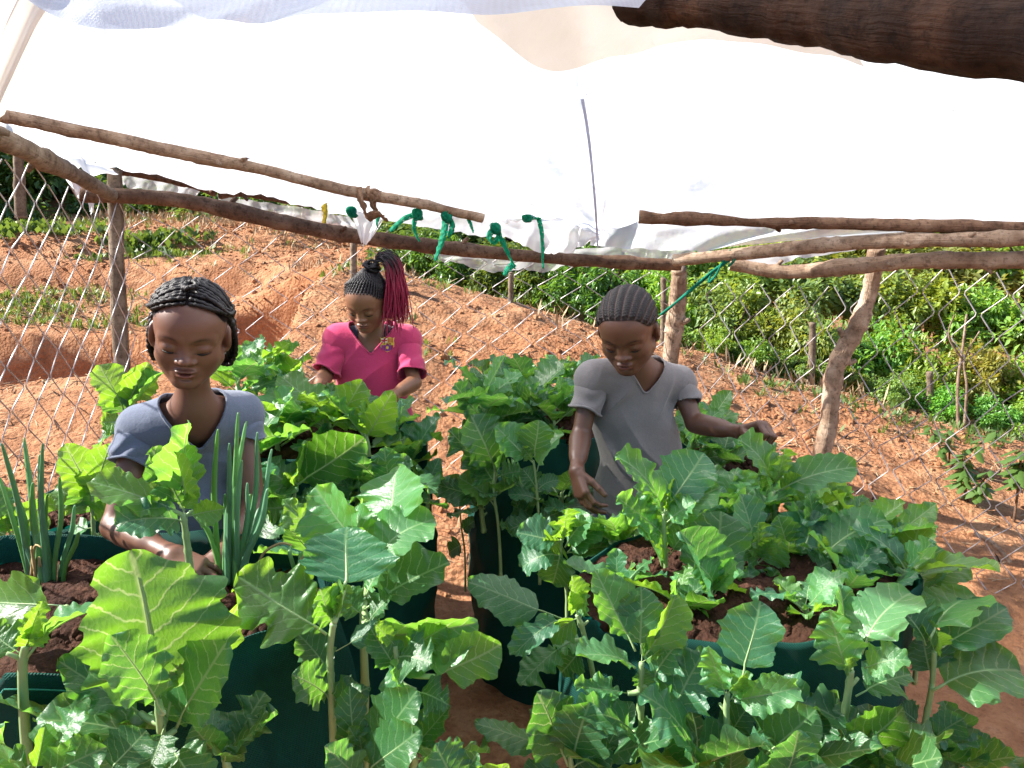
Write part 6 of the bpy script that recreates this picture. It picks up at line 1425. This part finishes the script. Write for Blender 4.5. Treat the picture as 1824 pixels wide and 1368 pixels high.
for s in (-1, 1):
    for i in range(11):
        o_ = r_.uniform(-.004, .004); k_ = i / 10
        braid(mb, [(s * (.070 + .004 * k_), .020 + .040 * k_, .050 - .02 * k_), (s * (.081 + o_), .030 + .038 * k_, .018), (s * (.089 + o_ - .006 * k_), .036 + .036 * k_, -.022), (s * (.089 + o_ - .008 * k_), .040 + .034 * k_, -.056), (s * (.080 - .012 * k_), .042 + .034 * k_, -.082 - o_), (s * (.058 - .01 * k_), .05 + .03 * k_, -.088)], .0048)
    for i in range(6): braid(mb, [(s * (.070 - .002 * i), .040 + .010 * i, -.030), (s * (.074 - .003 * i), .048 + .010 * i, -.055), (s * (.066 - .006 * i), .052 + .010 * i, -.078), (s * (.045 - .006 * i), .055 + .009 * i, -.082)], .0065)
for i in range(70):             # flyaway hairs
    d0 = np.array((r_.gauss(0, .7), r_.gauss(-.1, .6), r_.uniform(.1, 1))); a = scalp(d0, .004); dr = np.array([r_.gauss(0, 1) for _ in range(3)]); b_ = a + (a - CRC) / np.linalg.norm(a - CRC) * r_.uniform(.004, .012) + dr * .006
    if hairmask(a[None])[0] > .02: mb.tube([tuple(a), tuple((a + b_) / 2 + dr * .002), tuple(b_)], [.0004, .0004, .0002], 3, False)
hair_obj(mb, 'braids', HmL, .90, pL, lambda q: np.tile((.009, .006, .008), (len(q), 1)))

# ---------------- girl with cornrows, right
THR[0] = -.04
cH = at(1119, 590, 1.87); HmR = head_matrix(cH, -20, 29, -4)
J = dict(N=at(1140, 652, 1.955), Sr=at(1056, 676, 1.935), Sl=at(1208, 682, 2.01), Wst=at(1142, 810, 1.985), Pv=Vector((at(1138, 860, 2.0).x, 2.0, .70)),
         Er=at(1034, 778, 1.895), Wr=at(1027, 838, 1.80), El=at(1238, 754, 1.95), Wl=at(1322, 770, 1.835))
J = {k: tuple(v) for k, v in J.items()}
hr = dict(W=J['Wr'], d=at(1036, 880, 1.765) - Vector(J['Wr']), palm=(.8, .3, -.25), thumb_side=1, k=.92, per=((30, 34, 24), (26, 30, 22), (24, 28, 20), (24, 26, 18)), spread=.015, thumb=(.75, .35, .55))
hl = dict(W=J['Wl'], d=at(1352, 762, 1.80) - Vector(J['Wl']), palm=(-.25, -.25, -1), thumb_side=-1, k=1.02, curl=(58, 80, 50), spread=.04, thumb=(.7, .4, .75))
neckR = HmR @ Vector((0, .024, -.055))
def hemR(a, tp): return -.085 - tp + .012 * np.sin(a[:, 0] * 22)
def foldR(a):
    x, z = a[:, 0], a[:, 2]
    f1 = .0150 * ((1 - np.abs(np.sin((x * .72 + z * .62) * 40 + 1.3 * vnoise(x * 7, z * 7)))) ** 1.5 - .35) * np.exp(-((z + .20) / .09) ** 2) * np.clip(.6 - x * 4, 0, 1)
    f2 = .0110 * ((1 - np.abs(np.sin((x * .95 - z * .35) * 55 + 1.2 * vnoise(x * 6, z * 6, 4)))) ** 1.5 - .35) * np.exp(-((z + .03) / .05) ** 2) * np.exp(-((np.abs(x) - .085) / .05) ** 2)
    f3 = .0130 * ((1 - np.abs(np.sin(z * 52 + x * 14 + 1.2 * vnoise(x * 8, z * 8, 7)))) ** 1.5 - .35) * np.exp(-((z + .37) / .05) ** 2)
    return f1 + f2 + f3
pR, *_ = person('girl with cornrows in a grey T-shirt, one fist held out to the right', HmR, J, .90, (.125, .056, .034), 'shirt_grey', 'denim', tuple(neckR),
                dict(r=.080, l=.060), hemR, [hr, hl], .0027, .062, .055, .009, foldR, (.03, .018, .017), .0010, .90, .004)
lashes(HmR, .90, pR, None)
# cornrow cap: ridges running from the brow to the nape
ROWS = 15
def cap(q):
    d = np.linalg.norm((q - CRC) / (CRR + .001), axis=1); e = skull(q.astype(np.float32)).astype(float) - .001; fade = np.clip((hairmask(q) + .02) / .16, .12, 1)
    u = np.arctan2(q[:, 0] * 1.05, q[:, 2] - .005 + .25 * np.maximum(q[:, 1], 0)) * ROWS
    ridge = .0045 * np.abs(np.cos(u)) ** .6 + .0010 * np.sin(q[:, 1] * 900 + np.sign(np.sin(u)) * 1.5)
    return e - (ridge + .002) * fade
V, Fc, Nn = extract(lambda P: cap(P.astype(float)), (-.10, -.11, -.08), (.10, .13, .14), .0026)
V, Fc, Nn = cut_mesh(V, Fc, Nn, lambda q: -(hairmask(q) - .015), .0026)
u = np.arctan2(V[:, 0] * 1.05, V[:, 2] - .005 + .25 * np.maximum(V[:, 1], 0)) * ROWS
g = np.exp(-(np.cos(u) / .22) ** 2)[:, None]; col = np.array((.012, .008, .009)) * (1 - g) + np.array((.15, .095, .085)) * g
Rr = np.array(HmR.to_3x3()); finish('cornrows', (V * .90) @ Rr.T + np.array(HmR.translation), Fc, Nn @ Rr.T, M['hair'], pR, col)

# ---------------- girl in pink, behind
cH = at(654, 537, 2.50); HmB = head_matrix(cH, -13, 30, 2)
J = dict(N=at(662, 592, 2.585), Sr=at(604, 606, 2.575), Sl=at(722, 608, 2.60), Wst=at(662, 690, 2.60), Pv=Vector((at(668, 750, 2.62).x, 2.62, .74)),
         Er=at(580, 668, 2.51), Wr=at(566, 694, 2.40), El=at(738, 682, 2.50), Wl=at(700, 704, 2.395))
J = {k: tuple(v) for k, v in J.items()}
hr = dict(W=J['Wr'], d=at(556, 712, 2.36) - Vector(J['Wr']), palm=(.3, .2, -1), thumb_side=-1, k=.85, curl=(30, 35, 25), spread=.15)
hl = dict(W=J['Wl'], d=at(675, 722, 2.35) - Vector(J['Wl']), palm=(-.3, .2, -1), thumb_side=1, k=.85, curl=(30, 35, 25), spread=.15)
neckB = HmB @ Vector((0, .022, -.055))
def hemB(a, tp): return -.10 - tp + .01 * np.sin(a[:, 0] * 18)
foldB = lambda a: .0130 * ((1 - np.abs(np.sin((a[:, 0] * .55 - a[:, 2] * .8) * 34 + 1.6 * vnoise(a[:, 0] * 6, a[:, 2] * 6)))) ** 1.4 - .35) * np.exp(-((a[:, 2] + .14) / .11) ** 2) * np.clip(.7 + a[:, 0] * -3, .15, 1.2)
pB, _, shirtB, cutB, TRB, midB = person('girl in a pink football shirt with a red-tipped ponytail, behind the others', HmB, J, .85, (.21, .098, .055), 'shirt_pink', 'shirt_pink', tuple(neckB),
                dict(r=.115, l=.125), hemB, [hr, hl], .0031, .058, .060, .017, foldB, DARK, .0008, .86, .02)
lashes(HmB, .85, pB, None)
# dark vest showing in the neckline
VF = Field(); N_ = np.array(J['N']); tzB = TRB[:, 2]
VF.ell(midB - tzB * .075 + TRB[:, 1] * .004, (.098 + .005, .066 + .005, .115 + .005), .03, TRB)
for k in ('Sr', 'Sl'): VF.cone(N_ - tzB * .035 + (np.array(J[k]) - N_) * .25, np.array(J[k]), .045, .041, .03); VF.cone(N_ - tzB * .005, np.array(J[k]), .035, .033, .03)
V, Fc, Nn = extract(VF, N_ - .16, N_ + .10, .004)
def cutV(P):
    x, y, z = ((P - N_) @ TRB).T
    return np.maximum(np.maximum(.047 - np.sqrt(x ** 2 + (y * 1.05 - .004) ** 2), np.where(y < 0, np.minimum(.043 - np.abs(x), z + .050), -1)), np.maximum(-.13 - z, np.abs(x) - .085))
V, Fc, Nn = cut_mesh(V, Fc, Nn, cutV, .004); finish('vest', V, Fc, Nn, M['navy'], pB, None, .002)
mb = MB(); r_ = random.Random(8); bun = np.array((.026, .050, .112))
for i in range(46):
    a = 2 * math.pi * i / 46; rim_ = math.cos(a) * np.array((0, -.835, .55)) + math.sin(a) * np.array((1., 0, 0))
    for th_ in np.linspace(.8, 2.1, 60):
        d0 = POLE * math.cos(th_) + rim_ * math.sin(th_)
        if hairmask((CRC + d0 * .08)[None])[0] < -.005: break
    p0 = scalp(d0, -.0015); m1 = scalp(d0 * .6 + (bun - CRC) / .1 * .4, .0055); m2 = scalp(d0 * .25 + (bun - CRC) / .1 * .75, .006)
    braid(mb, [p0, m1, m2, bun + np.array((r_.uniform(-.01, .01), r_.uniform(-.01, .01), -.012))], .0040, .3)
for i in range(26):
    a = r_.uniform(0, 6.28); rr = r_.uniform(.016, .030); P = [bun + np.array((rr * math.cos(a + t), rr * math.sin(a + t) * .9, .010 + .016 * math.sin(t * 1.5 + i) + r_.uniform(-.004, .004))) for t in np.linspace(0, 3.5, 8)]
    braid(mb, P, .0042, .3)
hair_obj(mb, 'braids', HmB, .85, pB, lambda q: np.tile((.008, .006, .009), (len(q), 1)))
mb = MB(); tcol = []
dn = np.array(HmB.to_3x3().inverted() @ Vector((0, 0, -1))); rt = np.array(HmB.to_3x3().inverted() @ Vector((1, .1, 0)))
for i in range(190):
    w1 = r_.uniform(0, 1) ** .8; sp = r_.gauss(0, 1); bk = r_.gauss(0, 1)
    p0 = bun + rt * .012 + np.array((0, 0, .012 + .012 * r_.random())); L = r_.uniform(.12, .20)
    p1 = p0 + rt * (.022 + .020 * w1) - dn * (.018 + .010 * r_.random()) + np.array((0, .012 * bk, 0)); p2 = p0 + rt * (.040 + .040 * w1) + dn * .012 + np.array((0, .016 * bk, 0))
    p3 = p0 + rt * (.036 + .060 * w1 + .006 * sp) + dn * (.05 + L * .35) + np.array((0, .020 * bk, 0)); p4 = p0 + rt * (.028 + .070 * w1 + .014 * sp) + dn * (.03 + L) + np.array((0, .022 * bk, 0))
    jt = lambda m_: np.array([r_.gauss(0, m_) for _ in range(3)])
    P = catmull([p0, p1 + jt(.003), p2 + jt(.004), p3 + jt(.007), p4 + jt(.010)], 5); n0 = mb.n; mb.tube(P, [.0023] * 15 + [.0021, .0019, .0017, .0015, .0013, .0010], 4, False); tcol.append(np.repeat(np.linspace(0, 1, 21), 4) + .10 * (1 - w1) - .05 + r_.uniform(-.08, .08))
tc = np.concatenate(tcol)
def pony_col(q): m = np.clip((tc - .36) / .25, 0, 1)[:, None]; return np.array((.012, .008, .013)) * (1 - m) + np.array((.34, .012, .055)) * m
hair_obj(mb, 'ponytail', HmB, .90, pB, pony_col)
b = MB(); b.tube([tuple(HmB @ (Vector((.071, .003, -.036)) * .85 + Vector((.004 * math.cos(a), -.001, .006 * math.sin(a) - .004)))) for a in np.linspace(0, 6.28, 12)], .0012, 5); b.build('earring', M['wire'], pB)
# club crest on the chest
o0 = np.array(CAM); 
def march(px, py):
    d = np.array(at(px, py, 1.0) - CAM); d /= np.linalg.norm(d); t = 2.2
    for _ in range(60): t += float(shirtB((o0 + d * t)[None].astype(np.float32))[0]) * .8
    return o0 + d * t
def flatm(name, c): return m_plain(name, tuple(k * .9 for k in c), c, 200, .6, .3, .1)
M.update(cr_gold=flatm('crest_gold', (.72, .50, .06)), cr_red=flatm('crest_red', (.48, .02, .05)), cr_blue=flatm('crest_blue', (.02, .05, .30)), cr_white=flatm('crest_white', (.78, .74, .66)), cr_dark=flatm('crest_dark', (.05, .02, .06)))
cc = march(690, 613); ex = march(696, 613) - cc; ex /= np.linalg.norm(ex); ey = cc - march(690, 619); ey -= ex * (ey @ ex); ey /= np.linalg.norm(ey); en = np.cross(ex, ey)
crest = []
def cpoly(pts, lift, mat, name='crest'):
    V = []
    for x, y in pts:
        p = cc + ex * x + ey * y
        for _ in range(8): p = p - en * float(shirtB(p[None].astype(np.float32))[0])
        V.append(tuple(p + en * lift))
    return MB_poly(V, mat)
def MB_poly(V, mat): return (V, mat)
def crest_part(name, polys, lift, mat, parent):
    b = MB()
    for pts in polys: V, _ = cpoly(pts, lift, mat); b.add(V, [list(range(len(V)))])
    return b.build(name, M[mat], parent, False)
k = .0235
sh_ = [(-1, .95), (-.72, .80), (-.35, 1.0), (0, .86), (.35, 1.0), (.72, .80), (1, .95), (.90, .55), (.97, .15), (.92, -.35), (.62, -.80), (0, -1.12), (-.62, -.80), (-.92, -.35), (-.97, .15), (-.90, .55)]
S = lambda P: [(x * k, y * k) for x, y in P]
cr = crest_part('crest', [S(sh_)], .0012, 'cr_gold', pB)
rect = lambda x0, y0, x1, y1: S([(x0, y0), (x1, y0), (x1, y1), (x0, y1)])
crest_part('crest_field', [rect(-.80, .22, -.03, .80)], .0018, 'cr_white', cr)
crest_part('crest_cross', [rect(-.52, .22, -.32, .80), rect(-.80, .43, -.03, .61)], .0024, 'cr_red', cr)
crest_part('crest_stripes', [rect(.10 + .19 * i, .22, .19 + .19 * i, .80) for i in range(4)], .0018, 'cr_red', cr)
crest_part('crest_letters', [rect(-.48, -.06, -.42, .15), rect(-.42, .10, -.30, .15), rect(-.42, .02, -.33, .06), rect(-.12, -.06, -.06, .15), rect(-.06, .10, .08, .15), rect(-.06, -.06, .08, -.01), rect(.28, -.06, .34, .15), rect(.34, .10, .46, .15), rect(.34, -.06, .46, -.01), rect(.34, .025, .46, .065), rect(.44, -.01, .49, .10)], .0020, 'cr_dark', cr)
low = lambda x0, x1: S([(x0, -.12), (x1, -.12), (x1, -.28 - .70 * (1 - (x1 / .95) ** 2) ** .6), (x0, -.28 - .70 * (1 - (x0 / .95) ** 2) ** .6)])
crest_part('crest_stripes', [low(-.82 + .3286 * i, -.82 + .3286 * i + .1643) for i in range(5)], .0018, 'cr_blue', cr)
crest_part('crest_stripes', [low(-.82 + .3286 * i + .1643, -.82 + .3286 * (i + 1)) for i in range(5) if i < 5 and -.82 + .3286 * (i + 1) < .95], .0018, 'cr_red', cr)
crest_part('crest_ball', [S([(.20 * math.cos(a), -.46 + .20 * math.sin(a)) for a in np.linspace(0, 6.283, 13)[:-1]])], .0024, 'cr_gold', cr)
